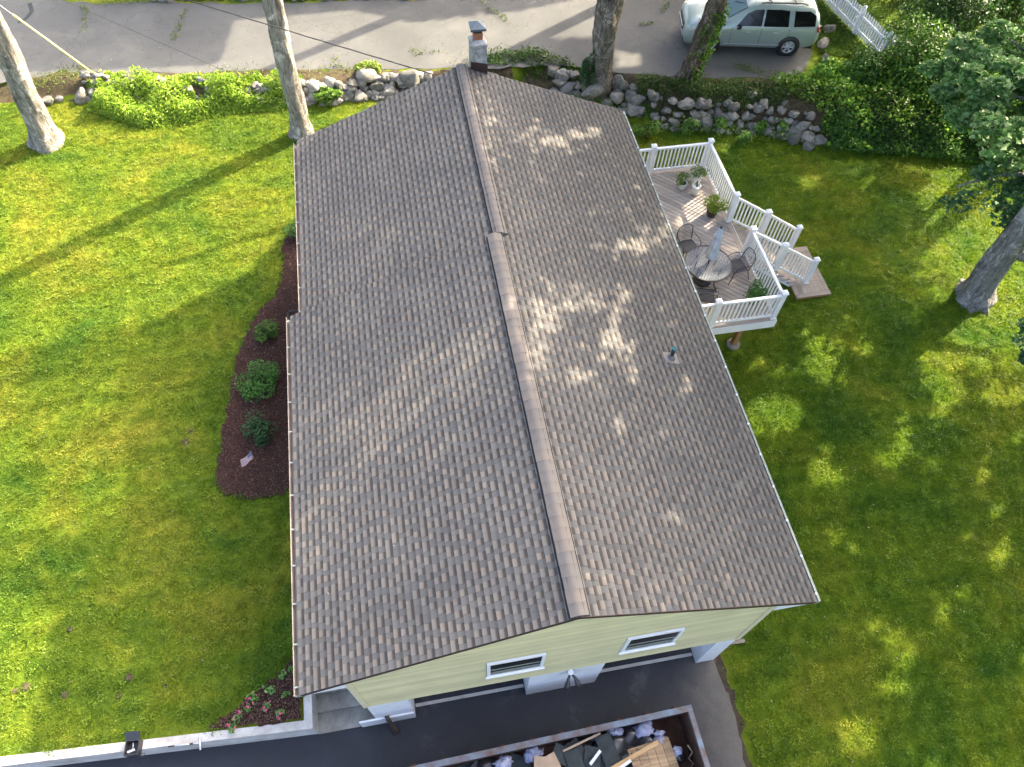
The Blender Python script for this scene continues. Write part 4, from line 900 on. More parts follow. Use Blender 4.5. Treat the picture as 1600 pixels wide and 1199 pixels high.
# a heap of torn-off roofing carries the rest
hp = MB(); R = random.Random(4)
for i in range(150):
    x, y = R.uniform(DX0+.5, 1.75), R.uniform(DY0+.45, DY1-.45); z = FZ+R.uniform(.02, .42)*(1-.3*(x > 1)); a = R.uniform(0, 3.14); w, l = R.uniform(.14, .26), R.uniform(.2, .42)
    t1, t2 = R.uniform(-.3, .3), R.uniform(-.3, .3); c_, s_ = math.cos(a), math.sin(a)
    c4 = [(-w, -l), (w, -l), (w, l), (-w, l)]; v = []
    for dz in (0, .02):
        for p_, q_ in c4: v.append((x+p_*c_-q_*s_, y+p_*s_+q_*c_, max(FZ, z+p_*t1+q_*t2)+dz))
    hp.add(v, [(3, 2, 1, 0), (4, 5, 6, 7), (0, 1, 5, 4), (1, 2, 6, 5), (2, 3, 7, 6), (3, 0, 4, 7)])
tag(hp.build('roofing_rubble', 'felt'), 'heap of torn dark roofing sheets on the dumpster floor', 'rubble', kind='stuff')
for i, (x, y, r_, z_) in enumerate(((985, 1148, .26, .3), (960, 1160, .28, .35), (1012, 1160, .25, .3), (948, 1178, .24, .3), (980, 1180, .26, .3), (915, 1165, .2, .3), (1062, 1180, .16, .15), (905, 1190, .24, .3), (760, 1196, .2, .3), (935, 1150, .2, .3))):
    c = dpt(x, y, .8); c[2] = FZ+z_*.6; lump(c, (r_, r_*.85, r_*.7), 100+i, 'bag', 'trash_bag', 'knotted black refuse bag lying in the dumpster', 'bag', 'black bags in the dumpster', .5)
for i, (x, y, r_) in enumerate(((1008, 1138, .19), (1034, 1155, .12), (963, 1142, .14), (894, 1168, .13), (835, 1178, .17), (786, 1192, .16), (1060, 1172, .11), (1033, 1145, .09))):
    c = dpt(x, y, .95); c[2] = FZ+.46; lump(c, (r_*.85, r_*.6, r_*.32), 200+i, 'plastic', 'plastic_wrapper', 'crumpled white and blue plastic wrapper on the dumpster rubble', 'wrapper', 'plastic wrappers in the dumpster', 1.1)
def sheet(px_, py_, z, w, l, th, ang, tilt, mat, name, label, cat, group=None):
    p = at(px_, py_, z); c_, s_ = math.cos(ang), math.sin(ang); mb = MB(); v = []
    for dz in (0, th):
        for a, b in ((-w, -l), (w, -l), (w, l), (-w, l)): v.append((p[0]+a*c_-b*s_, p[1]+a*s_+b*c_, z+dz+b*tilt))
    mb.add(v, [(3, 2, 1, 0), (4, 5, 6, 7), (0, 1, 5, 4), (1, 2, 6, 5), (2, 3, 7, 6), (3, 0, 4, 7)]); return sbuild(name, mb, mat, label, cat, group)
bd = thing('plywood_panel', (*at(1022, 1196, .82)[:2], .82), 'weathered brown plank panel lying on top of the dumpster waste', 'panel'); bo = at(1022, 1190, .82)
for k in range(5):
    mb = MB(); c_, s_ = math.cos(.10), math.sin(.10)
    v = [(bo[0]+a*c_-b*s_, bo[1]+a*s_+b*c_, .80+z) for z in (0, .03+.004*(k % 2)) for a, b in ((-.46+k*.186, -.62), (-.46+k*.186+.18, -.62), (-.46+k*.186+.18, .36), (-.46+k*.186, .36))]
    mb.add(v, [(3, 2, 1, 0), (4, 5, 6, 7), (0, 1, 5, 4), (1, 2, 6, 5), (2, 3, 7, 6), (3, 0, 4, 7)]).build('plank', 'ply', bd)
pb_ = (at(955, 1202, .95), at(1028, 1160, .98)); sbuild('lumber', MB().bar(pb_[0], pb_[1], .085, .04), 'lumber', 'long yellow lumber board leaning across the dumpster waste', 'lumber')
pb_ = (at(880, 1174, .9), at(938, 1146, 1.1)); sbuild('lumber', MB().bar(pb_[0], pb_[1], .04, .05), 'card', 'thin tan batten against the dumpster side', 'batten')
for i, (x, y, a) in enumerate(((862, 1192, .3), (845, 1196, -.2))): sheet(x, y, .92, .14, .16, .01, a, .1, 'card', 'cardboard', 'brown cardboard flap lying among the dumpster waste', 'cardboard', 'cardboard in the dumpster')
for i, (x, y, a) in enumerate(((905, 1180, .5), (925, 1192, -.3), (950, 1172, .2), (885, 1183, 1.0), (900, 1197, .1))): sheet(x, y, .84+.015*i, .17, .30, .015, a, .08, 'felt', 'shingle_scrap', 'dark torn roofing sheet on top of the dumpster waste', 'scrap', 'roofing scraps in the dumpster')
for i, (x, y, a) in enumerate(((930, 1184, .9), (975, 1196, 1.2))): sheet(x, y, .97, .03, .17, .02, -a, .1, 'steel', 'metal_strip', 'pale metal flashing strip on the dumpster waste', 'strip', 'flashing strips in the dumpster')
rp0 = at(1078, 1176, .6); sbuild('rope', MB().tube([at(1075, 1165, .95), at(1082, 1175, .7), at(1076, 1185, .5), at(1084, 1193, .4), at(1078, 1200, .4)], .018, 6), 'card', 'tan rope hanging inside the dumpster end wall', 'rope')
# ================================================================== STONE WALLS
def bank_mat():
    k = N('bank_soil'); p = k.pos(); c = k.ramp(k.noise(7, 6, .75, p, .4), [(.3, (.03, .022, .015)), (.5, (.085, .065, .042)), (.62, (.10, .10, .035)), (.8, (.19, .16, .11))]); k.bump(k.noise(25, 5, .7, p), 1, .05); return k.set(c, .95, 0, .1)
bxs = np.arange(-17, 24, .25); cols_ = np.linspace(-.14, 1.6, 12); BV = []
for x in bxs:
    for t_ in cols_: y = min(float(interp(x, FOOT))+t_*(1.0 if x < 3 else (1.0 if x < 6 else 1.6))+.05*math.sin(x*5+t_), float(interp(x, ROAD_N))+.12); BV.append((x, y, float(terr(x, y))+(.02 if -.1 < t_ < 1.5 and y < float(interp(x, ROAD_N))+.02 else -.03)))
nb_ = len(cols_); BF = [(i*nb_+j, (i+1)*nb_+j, (i+1)*nb_+j+1, i*nb_+j+1) for i in range(len(bxs)-1) for j in range(nb_-1)]
tag(link('bank', np_mesh('bank', np.array(BV), np.array(BF), smooth=True), bank_mat()), kind='structure')
SMESH = []
for k in range(10):
    bm = bmesh.new(); bmesh.ops.create_icosphere(bm, subdivisions=3, radius=1); R = np.random.default_rng(300+k); pl_ = R.normal(size=(13, 3)); pl_ /= np.linalg.norm(pl_, axis=1)[:, None]; cut = R.uniform(.5, .84, 13)
    for v in bm.verts:
        p = np.array(v.co)
        for nn, c in zip(pl_, cut):
            d_ = p @ nn
            if d_ > c: p = p-nn*(d_-c)*.96
        v.co = p*R.uniform(.985, 1.015)
    for f in bm.faces: f.smooth = True
    me = bpy.data.meshes.new('stone'); bm.to_mesh(me); bm.free(); me.materials.append(M['stone']); SMESH.append(me)
def stones(parent, lst, seed):
    R = random.Random(seed); o0 = worg(parent)
    for x, y, z, r_ in lst:
        o = link('stone', R.choice(SMESH), None, parent, np.array([x, y, z])-o0, (R.uniform(-.3, .3), R.uniform(-.3, .3), R.uniform(0, 6.28)))
        o.scale = (r_*R.uniform(1.0, 1.5), r_*R.uniform(.9, 1.2), r_*R.uniform(.7, 1.05))
def along(x0, x1, dens, seed, rr=(.11, .27), back=.55, zc=.0, skip=None):
    R = random.Random(seed); out = []; x = x0
    while x < x1:
        for row in range(4):
            if R.random() > dens: continue
            r_ = R.uniform(*rr)*R.choice((.7, .8, .9, 1.1)); xx = x+R.uniform(-.12, .12); yy = float(interp(xx, FOOT))+.02+row*back*.27+R.uniform(-.06, .06)
            if skip and skip(xx): continue
            out.append((xx, yy, float(terr(xx, yy))+r_*.2+.045*row, r_))
        x += R.uniform(.12, .21)
    return out
w1 = thing('stone_wall', (-4, 21, .7), 'dry stone wall of pale sunlit fieldstones between the front lawn and the road', 'wall')
stones(w1, along(-6.6, -.3, .95, 1, (.13, .27))+along(-12.6, -6.6, .5, 2, (.12, .22), .9)+[(-13.9, 22.35, .75, .28), (-13.55, 22.4, .75, .14), (-12.72, 22.35, .82, .32), (-11.5, 22.3, .9, .22), (-1.0, 21.3, 1.15, .42), (-2.6, 21.55, 1.18, .36), (-4.0, 21.45, 1.12, .28)], 5)
w2 = thing('stone_wall', (9, 18, .3), 'tumbled grey fieldstone wall partly overgrown between the deck lawn and the parking place', 'wall')
stones(w2, along(4.3, 7.2, .9, 3, (.14, .30), .8)+along(7.6, 13.3, .86, 4, (.10, .26), .85)+[(12.9, 16.75, .45, .34), (13.3, 16.65, .42, .27), (12.4, 16.8, .4, .26), (12.75, 16.45, .33, .24), (5.5, 19.9, .9, .4), (6.4, 19.6, .8, .3), (11.2, 18.6, 1.0, .25), (10.4, 18.6, .95, .22), (9.3, 18.7, .95, .26), (12.3, 18.1, .9, .25), (7.6, 19.3, .98, .24), (16.3, 16.6, .6, .26), (14.8, 17.6, .9, .22)], 6)
w3 = thing('stone_wall', (-4, 27.2, 1.1), 'low grey stone wall along the far edge of the road', 'wall'); L3 = []
R = random.Random(8); x = -10.5
while x < .6:
    y = float(interp(x, ROAD_F))+.25; L3.append((x, y, 1.18, R.uniform(.16, .3))); L3.append((x+.1, y+.35, 1.3, R.uniform(.16, .3))); x += R.uniform(.3, .5)
stones(w3, L3, 9)
for i, (x, y, a) in enumerate(((1298, 45, .4), (1292, 95, 1.2), (1285, 68, .8))):
    p = at(x, y, 1.2); r_ = .26; o = link('stone_block', SMESH[i], None, None, (p[0], p[1], 1.2), (0, 0, a)); o.scale = (.42, .22, .2); tag(o, ['long pale stone block beside the picket fence', 'grey stone block at the end of the parking place nearest the ivy', 'dark grey stone between two pale blocks beside the parking place'][i], 'stone')
# ================================================================== PICKET FENCE
fe = thing('picket_fence', (16.5, 22, 1.1), 'white picket fence running from the parking place corner along the lawn', 'fence'); fo = worg(fe)
pk = MB(); pk.add([(-.042, -.01, 0), (.042, -.01, 0), (.042, -.01, .92), (0, -.01, .98), (-.042, -.01, .92), (-.042, .01, 0), (.042, .01, 0), (.042, .01, .92), (0, .01, .98), (-.042, .01, .92)], [(0, 1, 2, 3, 4), (9, 8, 7, 6, 5), (0, 5, 6, 1), (1, 6, 7, 2), (2, 7, 8, 3), (3, 8, 9, 4), (4, 9, 5, 0)])
pkm = pk.mesh('picket'); pkm.materials.append(M['vinyl'])
F0, F1, F2 = np.array([15.95, 26.2]), np.array([16.85, 20.0]), np.array([17.75, 19.75])
def fence_run(a, b):
    d_ = b-a; L = np.linalg.norm(d_); u = d_/L; n = int(L/.142); az = math.atan2(u[1], u[0])
    for k in range(n):
        p = a+u*(k+.5)*L/n; link('picket', pkm, None, fe, np.array([p[0], p[1], 1.13+.0])-fo, (0, 0, az))
    for z in (1.34, 1.84): MB().bar((*(a+np.array([u[1], -u[0]])*.03), z), (*(b+np.array([u[1], -u[0]])*.03), z), .035, .08).build('rail', 'vinyl', fe)
fence_run(F0, F1); fence_run(F1+np.array([.1, -.03]), F2)
for p in (F0, (F0+F1)/2, F1*.72+F0*.28, F1): 
    o = MB().box((p[0]-.06, p[1]-.06, 1.0), (p[0]+.06, p[1]+.06, 2.16)).build('fence_post', 'vinyl', fe); MB().lathe((p[0], p[1], 2.16), [(.09, 0), (.09, .03), (.01, .09)], 4, False).build('post_cap', 'vinyl', o)
# ================================================================== SUV
def suv():
    w_r, w_f = at(1222, 84, 1.12), at(1106, 80, 1.12); d_ = w_f-w_r; ang = math.atan2(d_[1], d_[0]); u = d_[:2]/np.linalg.norm(d_[:2]); nrm = np.array([-u[1], u[0]])
    mid = (w_r[:2]+w_f[:2])/2
    near = nrm if (nrm @ (CP[:2]-mid)) > 0 else -nrm
    c = mid-near*.86
    t = thing('parked_suv', (c[0], c[1], 1.112), 'pale silver green suv parked on the road beside the ivy clad tree', 'car', rz=ang)
    # local: +x front, +y left side
    paint = N('car_paint'); paint.set((.34, .41, .38), .3, .25, .5); paint.b.inputs['Coat Weight'].default_value = .8; paint.b.inputs['Coat Roughness'].default_value = .06; P_ = paint.m
    st = [ # x, half width, z low, belt z, top z, top half width
      (2.50, .62, .42, .72, .80, .50), (2.42, .80, .30, .86, .98, .66), (2.25, .92, .26, .95, 1.08, .78), (1.9, .975, .24, 1.00, 1.13, .80), (1.45, .985, .24, 1.03, 1.17, .80), (1.08, .985, .24, 1.05, 1.20, .80),
      (.85, .985, .24, 1.06, 1.30, .78), (.30, .985, .24, 1.07, 1.64, .70), (.0, .985, .24, 1.08, 1.72, .685), (-.8, .985, .24, 1.09, 1.76, .69), (-1.6, .985, .24, 1.10, 1.74, .68), (-2.15, .97, .28, 1.10, 1.70, .66), (-2.38, .95, .34, 1.08, 1.50, .70), (-2.50, .92, .42, 1.04, 1.16, .78), (-2.55, .86, .50, .90, .96, .76)]
    n = len(st); V = []
    for x, w, zl, zb, zt, tw in st:
        side = [(0, zl), (w*.90, zl), (w*.985, zl+.10), (w, (zl+zb)*.5), (w*1.005, zb-.12), (w*.965, zb), ((w*.965+tw)/2+.012, (zb+zt)/2), (tw, zt-.03), (tw*.86, zt+.012), (tw*.5, zt+.035), (0, zt+.045)]
        V.append([(x, y, z) for y, z in side])
    m = len(V[0]); full = []
    for sct in V: full += sct+[(x, -y, z) for x, y, z in sct[-2:0:-1]]
    k = 2*m-2; Fc = [(i*k+j, i*k+(j+1) % k, (i+1)*k+(j+1) % k, (i+1)*k+j) for i in range(n-1) for j in range(k)]
    b = MB(); b.add(full, Fc, True); b.f += [tuple(range(k)), tuple(range((n-1)*k, n*k))[::-1]]; b.sm += [False, False]
    body = b.build('body', P_, t, True)
    me = body.data
    def surf_y(x, z):
        xs_ = [s[0] for s in st][::-1]; g = lambda i: float(np.interp(x, xs_, [s[i] for s in st][::-1])); w, zl, zb, zt, tw = g(1), g(2), g(3), g(4), g(5)
        return float(np.interp(z, [zb-.12, zb, (zb+zt)/2, zt-.03], [w*1.005, w*.965, (w*.965+tw)/2+.012, tw]))
    def glass(poly, name='window', mat='car_glass', off=.03):
        for sy in (1, -1):
            v = [(x, sy*(surf_y(x, z)+off), z) for x, z in poly]; nn = len(v); v2 = [(x, sy*(surf_y(x, z)-.03), z) for x, z in poly]
            MB().add(v+v2, [tuple(range(nn)), tuple(range(nn, 2*nn))]+[(i, (i+1) % nn, nn+(i+1) % nn, nn+i) for i in range(nn)]).build(name, mat, t, True)
    glass([(.62, 1.12), (.30, 1.50), (.02, 1.62), (-.28, 1.645), (-.28, 1.13)]); glass([(-.36, 1.13), (-.36, 1.648), (-.9, 1.66), (-1.22, 1.63), (-1.28, 1.14)]); glass([(-1.48, 1.15), (-1.42, 1.63), (-2.0, 1.615), (-2.24, 1.50), (-2.28, 1.17)])
    glass([(.74, 1.085), (.74, 1.10), (-1.32, 1.118), (-1.32, 1.102)], 'belt_trim', 'steel', .012)
    def quad(pts, name, mat, th=(0, 0, -.03)):
        v = [np.array(p, float) for p in pts]; nn = len(v); v2 = [p+np.array(th) for p in v]
        return MB().add(v+v2, [tuple(range(nn)), tuple(range(nn, 2*nn))[::-1]]+[(i, (i+1) % nn, nn+(i+1) % nn, nn+i) for i in range(nn)]).build(name, mat, t, True)
    ws = N('windscreen'); ws.set((.20, .30, .34), .06, .2, .8); WS = ws.m
    quad([(.98, .70, 1.285), (.98, -.70, 1.285), (.33, -.62, 1.675), (.33, .62, 1.675)], 'windscreen', WS)
    quad([(.66, 0, 1.51), (.66, .001, 1.51), (.40, .35, 1.65)], 'wiper', 'black')
    quad([(-2.30, .60, 1.64), (-2.30, -.60, 1.64), (-2.49, -.68, 1.24), (-2.49, .68, 1.24)], 'rear_window', 'glass')
    for sy in (1, -1):
        MB().tube([(-.15, sy*.60, 1.80), (-.3, sy*.60, 1.83), (-1.6, sy*.60, 1.84), (-1.85, sy*.60, 1.80)], .022, 6).build('roof_rail', 'black', t, True)
        MB().add([(.62, sy*.99, 1.06), (.66, sy*1.16, 1.10), (.60, sy*1.18, 1.23), (.54, sy*.99, 1.18), (.50, sy*.99, 1.06), (.52, sy*1.16, 1.10), (.50, sy*1.18, 1.22), (.46, sy*.99, 1.18)], [(0, 1, 2, 3), (4, 5, 6, 7), (0, 1, 5, 4), (1, 2, 6, 5), (2, 3, 7, 6)]).build('mirror', 'black', t, True)
        quad([(2.44, sy*.46, .83), (2.30, sy*.86, .85), (2.14, sy*.915, .92), (2.30, sy*.80, .98), (2.42, sy*.56, .92)], 'headlight', 'steel', (.03, sy*.02, .01))
        quad([(-2.38, sy*.965, 1.0), (-2.49, sy*.935, .98), (-2.53, sy*.80, .98), (-2.52, sy*.80, 1.16), (-2.38, sy*.94, 1.18)], 'tail_light', TAIL, (-.02, sy*.02, 0))
        MB().box((1.1-.02 if False else -1.25, min(sy*.985, sy*1.0), .42), (.95, max(sy*.985, sy*1.0), .45)).build('side_moulding', 'steel', t, True)
        for x in (.05, -1.0): MB().box((x, min(sy*.99, sy*1.02), .90), (x+.2, max(sy*.99, sy*1.02), .935)).build('door_handle', 'steel', t, True)
        for x0, x1 in ((.78, .79), (-.33, -.32), (-1.36, -1.35)): MB().box((x0, min(sy*.97, sy*.993), .36), (x1, max(sy*.97, sy*.993), 1.05)).build('door_gap', 'black', t, True)
        for x in (1.51, -1.51):
            c_ = (x, sy*.88, .37)
            def disc(r0, r1, y0, y1, nm, mt, n=28, par=None):
                v = []
                for yy in (y0, y1):
                    for r_ in (r0, r1):
                        for q in range(n): v.append((x+r_*math.cos(6.2832*q/n), sy*yy, .37+r_*math.sin(6.2832*q/n)))
                f = [(a*n+q, a*n+(q+1) % n, b_*n+(q+1) % n, b_*n+q) for a, b_ in ((0, 1), (1, 3), (3, 2), (2, 0)) for q in range(n)]
                return MB().add(v, f, True).build(nm, mt, par or t, True)
            disc(.01, .415, .70, .962, 'wheel_arch', 'black'); disc(.375, .425, .94, .992, 'arch_trim', 'black'); wl = disc(.24, .375, .76, 1.005, 'tyre', 'black')
            rim = disc(.01, .07, .95, 1.0, 'rim', 'steel', 12, wl); disc(.215, .245, .94, 1.0, 'rim_ring', 'steel', 28, wl); disc(.01, .22, .93, .945, 'rim_dish', 'dark', 20, wl)
            for q in range(6):
                a = q*math.pi/3; MB().bar((x+.05*math.cos(a), sy*.985, .37+.05*math.sin(a)), (x+.225*math.cos(a), sy*.985, .37+.225*math.sin(a)), .075, .02, (0, 1, 0)).build('spoke', 'steel', wl, True)
    quad([(2.505, .44, .62), (2.505, -.44, .62), (2.47, -.48, .88), (2.47, .48, .88)], 'grille', 'black', (.03, 0, .005)); quad([(2.53, .47, .73), (2.53, -.47, .73), (2.53, -.47, .77), (2.53, .47, .77)], 'grille_bar', 'steel', (.02, 0, 0))
    quad([(2.45, .70, .34), (2.45, -.70, .34), (2.47, -.62, .50), (2.47, .62, .50)], 'lower_intake', 'black', (.03, 0, .005))
    MB().box((-2.45, -.90, .28), (-2.1, .90, .42)).build('rear_valance', 'black', t, True)
    for y in (.5, -.5): MB().bar((-.5 if False else -1.4, -.6, 1.845), (-1.4, .6, 1.845), .05, .025).build('roof_crossbar', 'black', t, True) if y > 0 else MB().bar((-.5, -.6, 1.845), (-.5, .6, 1.845), .05, .025).build('roof_crossbar', 'black', t, True)
TAIL = simple('tail_lens', (.20, .012, .012), None, 5, .2, spec=.6)
suv()
# ================================================================== TREES
def pth(pts, Y, z0):
    out = [at_y(x, y, Y) for x, y in pts]; out[0][2] = z0; return out
p1 = pth([(73, 220), (55, 180), (37, 141), (14, 88), (-10, 35), (-60, -70)], 20.15, .68)
tree('oak_tree', 'thick pale trunk with lichen patches leaning over the corner of the sunny front lawn', p1, [.46, .40, .37, .35, .33, .28], M['bark_l'], [((-16.5, 22, 15), (6, 6, 5)), ((-20, 19, 13), (5, 5, 4))], 7000, .34, OAK, 'tall trees around the house', seed=1)
p2 = pth([(472, 207), (465, 170), (452, 125), (440, 70), (432, 31), (424, -5), (400, -110)], 19.35, .68)
tree('oak_tree', 'pale shaggy trunk standing right behind the far left roof corner', p2, [.36, .325, .31, .31, .31, .30, .26], M['bark_l'], [((-8.5, 21, 16), (6, 6, 5)), ((-4, 24, 15), (5, 5, 4))], 7000, .34, OAK, 'tall trees around the house', seed=2)
p3 = pth([(938, 124), (941, 92), (944, 62), (950, 20), (955, -10), (975, -110)], 20.3, .95)
tree('oak_tree', 'furrowed grey trunk with a dark hollow growing from the stone wall', p3, [.40, .38, .38, .46, .44, .30], M['bark_m'], [((9, 22, 14), (5.5, 5.5, 5)), ((11, 25, 13), (5, 5, 4.5)), ((7, 25, 16.5), (5, 5, 4))], 26000, .30, OAK, 'tall trees around the house', seed=3, jit=.2)
p4 = pth([(1072, 124), (1081, 100), (1090, 78), (1103, 45), (1110, 28), (1123, -5), (1170, -110)], 19.95, .95)
t4 = tree('oak_tree', 'dark leaning trunk wrapped in green ivy in front of the parked suv', p4, [.36, .33, .31, .30, .32, .33, .26], M['bark_d'], [((14, 21.5, 13), (5, 5, 4.5)), ((11, 17.5, 16), (4.5, 5, 4))], 24000, .30, OAK, 'tall trees around the house', seed=4, jit=.2)
R_ = np.random.default_rng(77); L_ = []
for i in range(900):
    f = R_.uniform(.30, .92); f = f if R_.random() < .75 else R_.uniform(.0, .2); k = f*(len(p4)-2); a = int(k); q = p4[a]*(1-(k-a))+p4[a+1]*(k-a); th = R_.normal(-.7, .75); rr = .36+abs(R_.normal(0, .10)); L_.append(q+np.array([math.cos(th)*rr, math.sin(th)*rr, R_.normal(0, .1)]))
L_ = np.array(L_); V, F, c = leaves(L_, .11, pal(len(L_), [(.03, .09, .01), (.08, .18, .02), (.14, .26, .03)], 3), .3, seed=3, aspect=.8); link('ivy', np_mesh('ivy', V-worg(t4), F, c), M['leaf'], t4)
pr_ = [np.array([15.30, 9.05, .25]), at_y(1545, 425, 9.2), at_y(1572, 390, 9.25), at_y(1602, 350, 9.3), at_y(1680, 250, 9.4), at_y(1850, 30, 9.6)]
tr = tree('maple_tree', 'thick silver grey trunk with gnarled roots standing in the shaded side lawn', pr_, [.47, .42, .40, .38, .36, .30], M['bark_r'], [((16.5, 9, 11.8), (5, 5, 3.8)), ((15, 13, 14.5), (5.5, 5.5, 4.2)), ((17, 5, 13.5), (5, 5, 4)), ((13, 9.5, 15.5), (5, 5, 3.5))], 52000, .28, MAPLE, 'tall trees around the house', seed=6,
          limbs=[([pr_[2], (16.9, 8.3, 1.9), (18.2, 7.7, 3.0)], .17), ([pr_[4], (16.6, 10.4, 3.9), (15.4, 11.2, 3.3), (14.3, 11.2, 3.0)], .12), ([pr_[4], (17.2, 12.2, 4.6), (16.6, 13.6, 4.2)], .14), ([pr_[4], (18, 7.6, 3.4), (17.0, 6.6, 2.6)], .08)])
for k in range(8):
    a = k*.78+.2+random.uniform(-.2, .2); r0 = .4; L = random.uniform(.30, .55); e = [np.array([15.30+math.cos(a)*q*1.0, 9.05+math.sin(a)*q, float(terr(15.3, 9.05))+.22*(1-j/3.)**1.5-.05]) for j, q in enumerate((.28, .28+L*.35, .28+L*.7, .28+L))]
    MB().tube(e, [.26, .19, .11, .05], 10, True, .2, k).build('root', M['bark_r'], tr)
def spray(parent, name, centers, n, size, cols, seed, flat=.62):
    R = np.random.default_rng(seed); P = []
    for c, rad in centers:
        q = R.normal(size=(n, 3)); q /= np.linalg.norm(q, axis=1)[:, None]; q *= R.uniform(.1, 1, (n, 1))**.5; q = q*np.array([rad, rad, rad*.34]); q[:, 2] -= .18*(q[:, 0]**2+q[:, 1]**2)/rad; P.append(q+np.array(c))
    P = np.concatenate(P); P = P[~(sunlit(P) & (R.random(len(P)) < .97))]; V, F, c = leaves(P, size, pal(len(P), cols, seed), flat, seed=seed, aspect=.85); return link(name, np_mesh(name, V-worg(parent), F, c), M['leaf'], parent)
def centers_on(pxs, zr, rad, seed):
    R = random.Random(seed); out = []
    for x, y, z in pxs: out.append((at(x, y, z+R.uniform(-zr, zr)), rad*R.uniform(.75, 1.25)))
    return out
DM = [(.035, .10, .035), (.07, .17, .06), (.13, .25, .09)]
spray(tr, 'low_branch_leaves', centers_on([(1495, 320, 3), (1520, 305, 3.1), (1545, 320, 3), (1550, 290, 3.3), (1575, 290, 3.4), (1590, 260, 3.6), (1570, 265, 3.5), (1600, 285, 3.4), (1560, 330, 2.9), (1610, 240, 3.8), (1540, 270, 3.4), (1610, 310, 3.6), (1590, 330, 3.3)], .25, .5, 3), 420, .15, DM, 21)
spray(tr, 'low_branch_leaves', centers_on([(1595, 535, 2.4), (1610, 560, 2.4), (1605, 510, 2.5), (1625, 535, 2.5)], .15, .35, 4), 260, .14, DM, 22)
# maple overhanging the ivy bank
mp = thing('maple_tree', (20.2, 15.6, .9), 'broad young maple with silvery green leaves spreading over the ivy bank', 'tree', 'tall trees around the house')
MB().tube([(20.2, 15.6, .6), (20.0, 15.4, 2), (19.6, 15.0, 3.4), (19.3, 14.6, 4.6)], [.2, .16, .12, .05], 12, True, .1, 5).build('trunk', M['bark_r'], mp)
cc_ = []; R = random.Random(31)
polyM = [(1442, 105), (1470, 95), (1500, 75), (1540, 50), (1580, 40), (1680, 30), (1700, 330), (1600, 250), (1560, 245), (1545, 225), (1510, 190), (1480, 160), (1460, 140)]
while len(cc_) < 125:
    x, y = R.uniform(1440, 1700), R.uniform(30, 330)
    if in_poly(np.array([x]), np.array([y]), polyM)[0]:
        dpt_ = R.random(); z = 4.3-(1600-min(x, 1600))/190.+R.uniform(-.5, .35)+.35*math.sin(x*.05)+.3*math.sin(y*.07); cc_.append((at(x, y, z), R.uniform(.34, .6)))
for k in range(0, 125, 9):
    e = cc_[k][0]; MB().tube([(19.5, 14.9, 3.2), (np.array([19.5, 14.9, 3.0])+e)/2+(0, 0, .25), e-(0, 0, .1)], [.07, .045, .012], 6).build('branch', M['bark_r'], mp)
spray(mp, 'crown', cc_, 210, .19, MAPLE, 23, .6)
# trees outside the picture on the sunny side: they throw the dappled shade
OFF = [(22, 3, 13, 6.5), (26, 10, 15, 6.5), (24, 17, 14, 6), (20, -4, 12, 6), (22, 25, 15, 6), (28, 27, 17, 6.5), (14, 29, 16, 6), (9, 31, 15, 5.5), (17, -10, 11, 5.5), (1, 33, 10.5, 4.5), (7, 34, 11, 5), (-5, 35, 9.5, 4.5), (13, 36, 13, 5), (20, 31, 11, 5), (26, 34, 13, 5.5), (21, 8.5, 9, 4.5), (24, -5, 9, 5)]
for i, (x, y, zc, rr) in enumerate(OFF):
    z0 = float(terr(x, y)); g_ = random.Random(i)
    tree('shade_tree', 'tall leafy tree beyond the side lawn shading the house', [np.array([x, y, z0]), np.array([x+g_.uniform(-.3, .3), y, z0+3]), np.array([x+g_.uniform(-.6, .6), y+.3, zc-rr*.5])], [.38, .32, .2], M['bark_m'],
         [((x, y, zc), (rr, rr, rr*.72)), ((x+1.5, y-1, zc-2.6), (rr*.9, rr*.9, rr*.42))], 15000, .30, OAK, 'shade trees beyond the side lawn', seed=50+i)
# ================================================================== BUSHES, IVY, WEEDS
shrub('green_bush', 'bright green bush growing over the end of the picket fence', (17.75, 18.95, 1.0), (1.45, 1.4, 1.15), 5200, .15, [(.03, .09, .01), (.075, .17, .016), (.13, .25, .03)], 61, 'bushes on the ivy bank', 'bush', lumps=22)
shrub('green_bush', 'dark bush at the top of the bank behind the bright green bush', (20.0, 21.6, 1.1), (1.9, 1.5, 1.2), 4200, .16, [(.02, .06, .012), (.045, .11, .02), (.07, .15, .03)], 62, 'bushes on the ivy bank', 'bush', lumps=18)
shrub('green_bush', 'low leafy bush in front of the picket fence corner', (15.75, 19.0, 1.05), (.95, .8, .6), 2600, .13, [(.03, .09, .012), (.07, .16, .02), (.11, .22, .03)], 63, 'bushes on the ivy bank', 'bush', lumps=14)
shrub('green_bush', 'dense green bush between the bright bush and the spreading maple', (18.4, 17.3, .95), (1.2, 1.0, .8), 3000, .13, [(.025, .075, .012), (.05, .13, .02), (.08, .17, .03)], 64, 'bushes on the ivy bank', 'bush', lumps=14)
shrub('green_bush', 'yellowish bush catching light beyond the spreading maple', (21.3, 19.3, 1.1), (1.2, .9, .7), 1800, .13, [(.06, .13, .02), (.14, .22, .03), (.25, .28, .06)], 65, 'bushes on the ivy bank', 'bush', lumps=12)
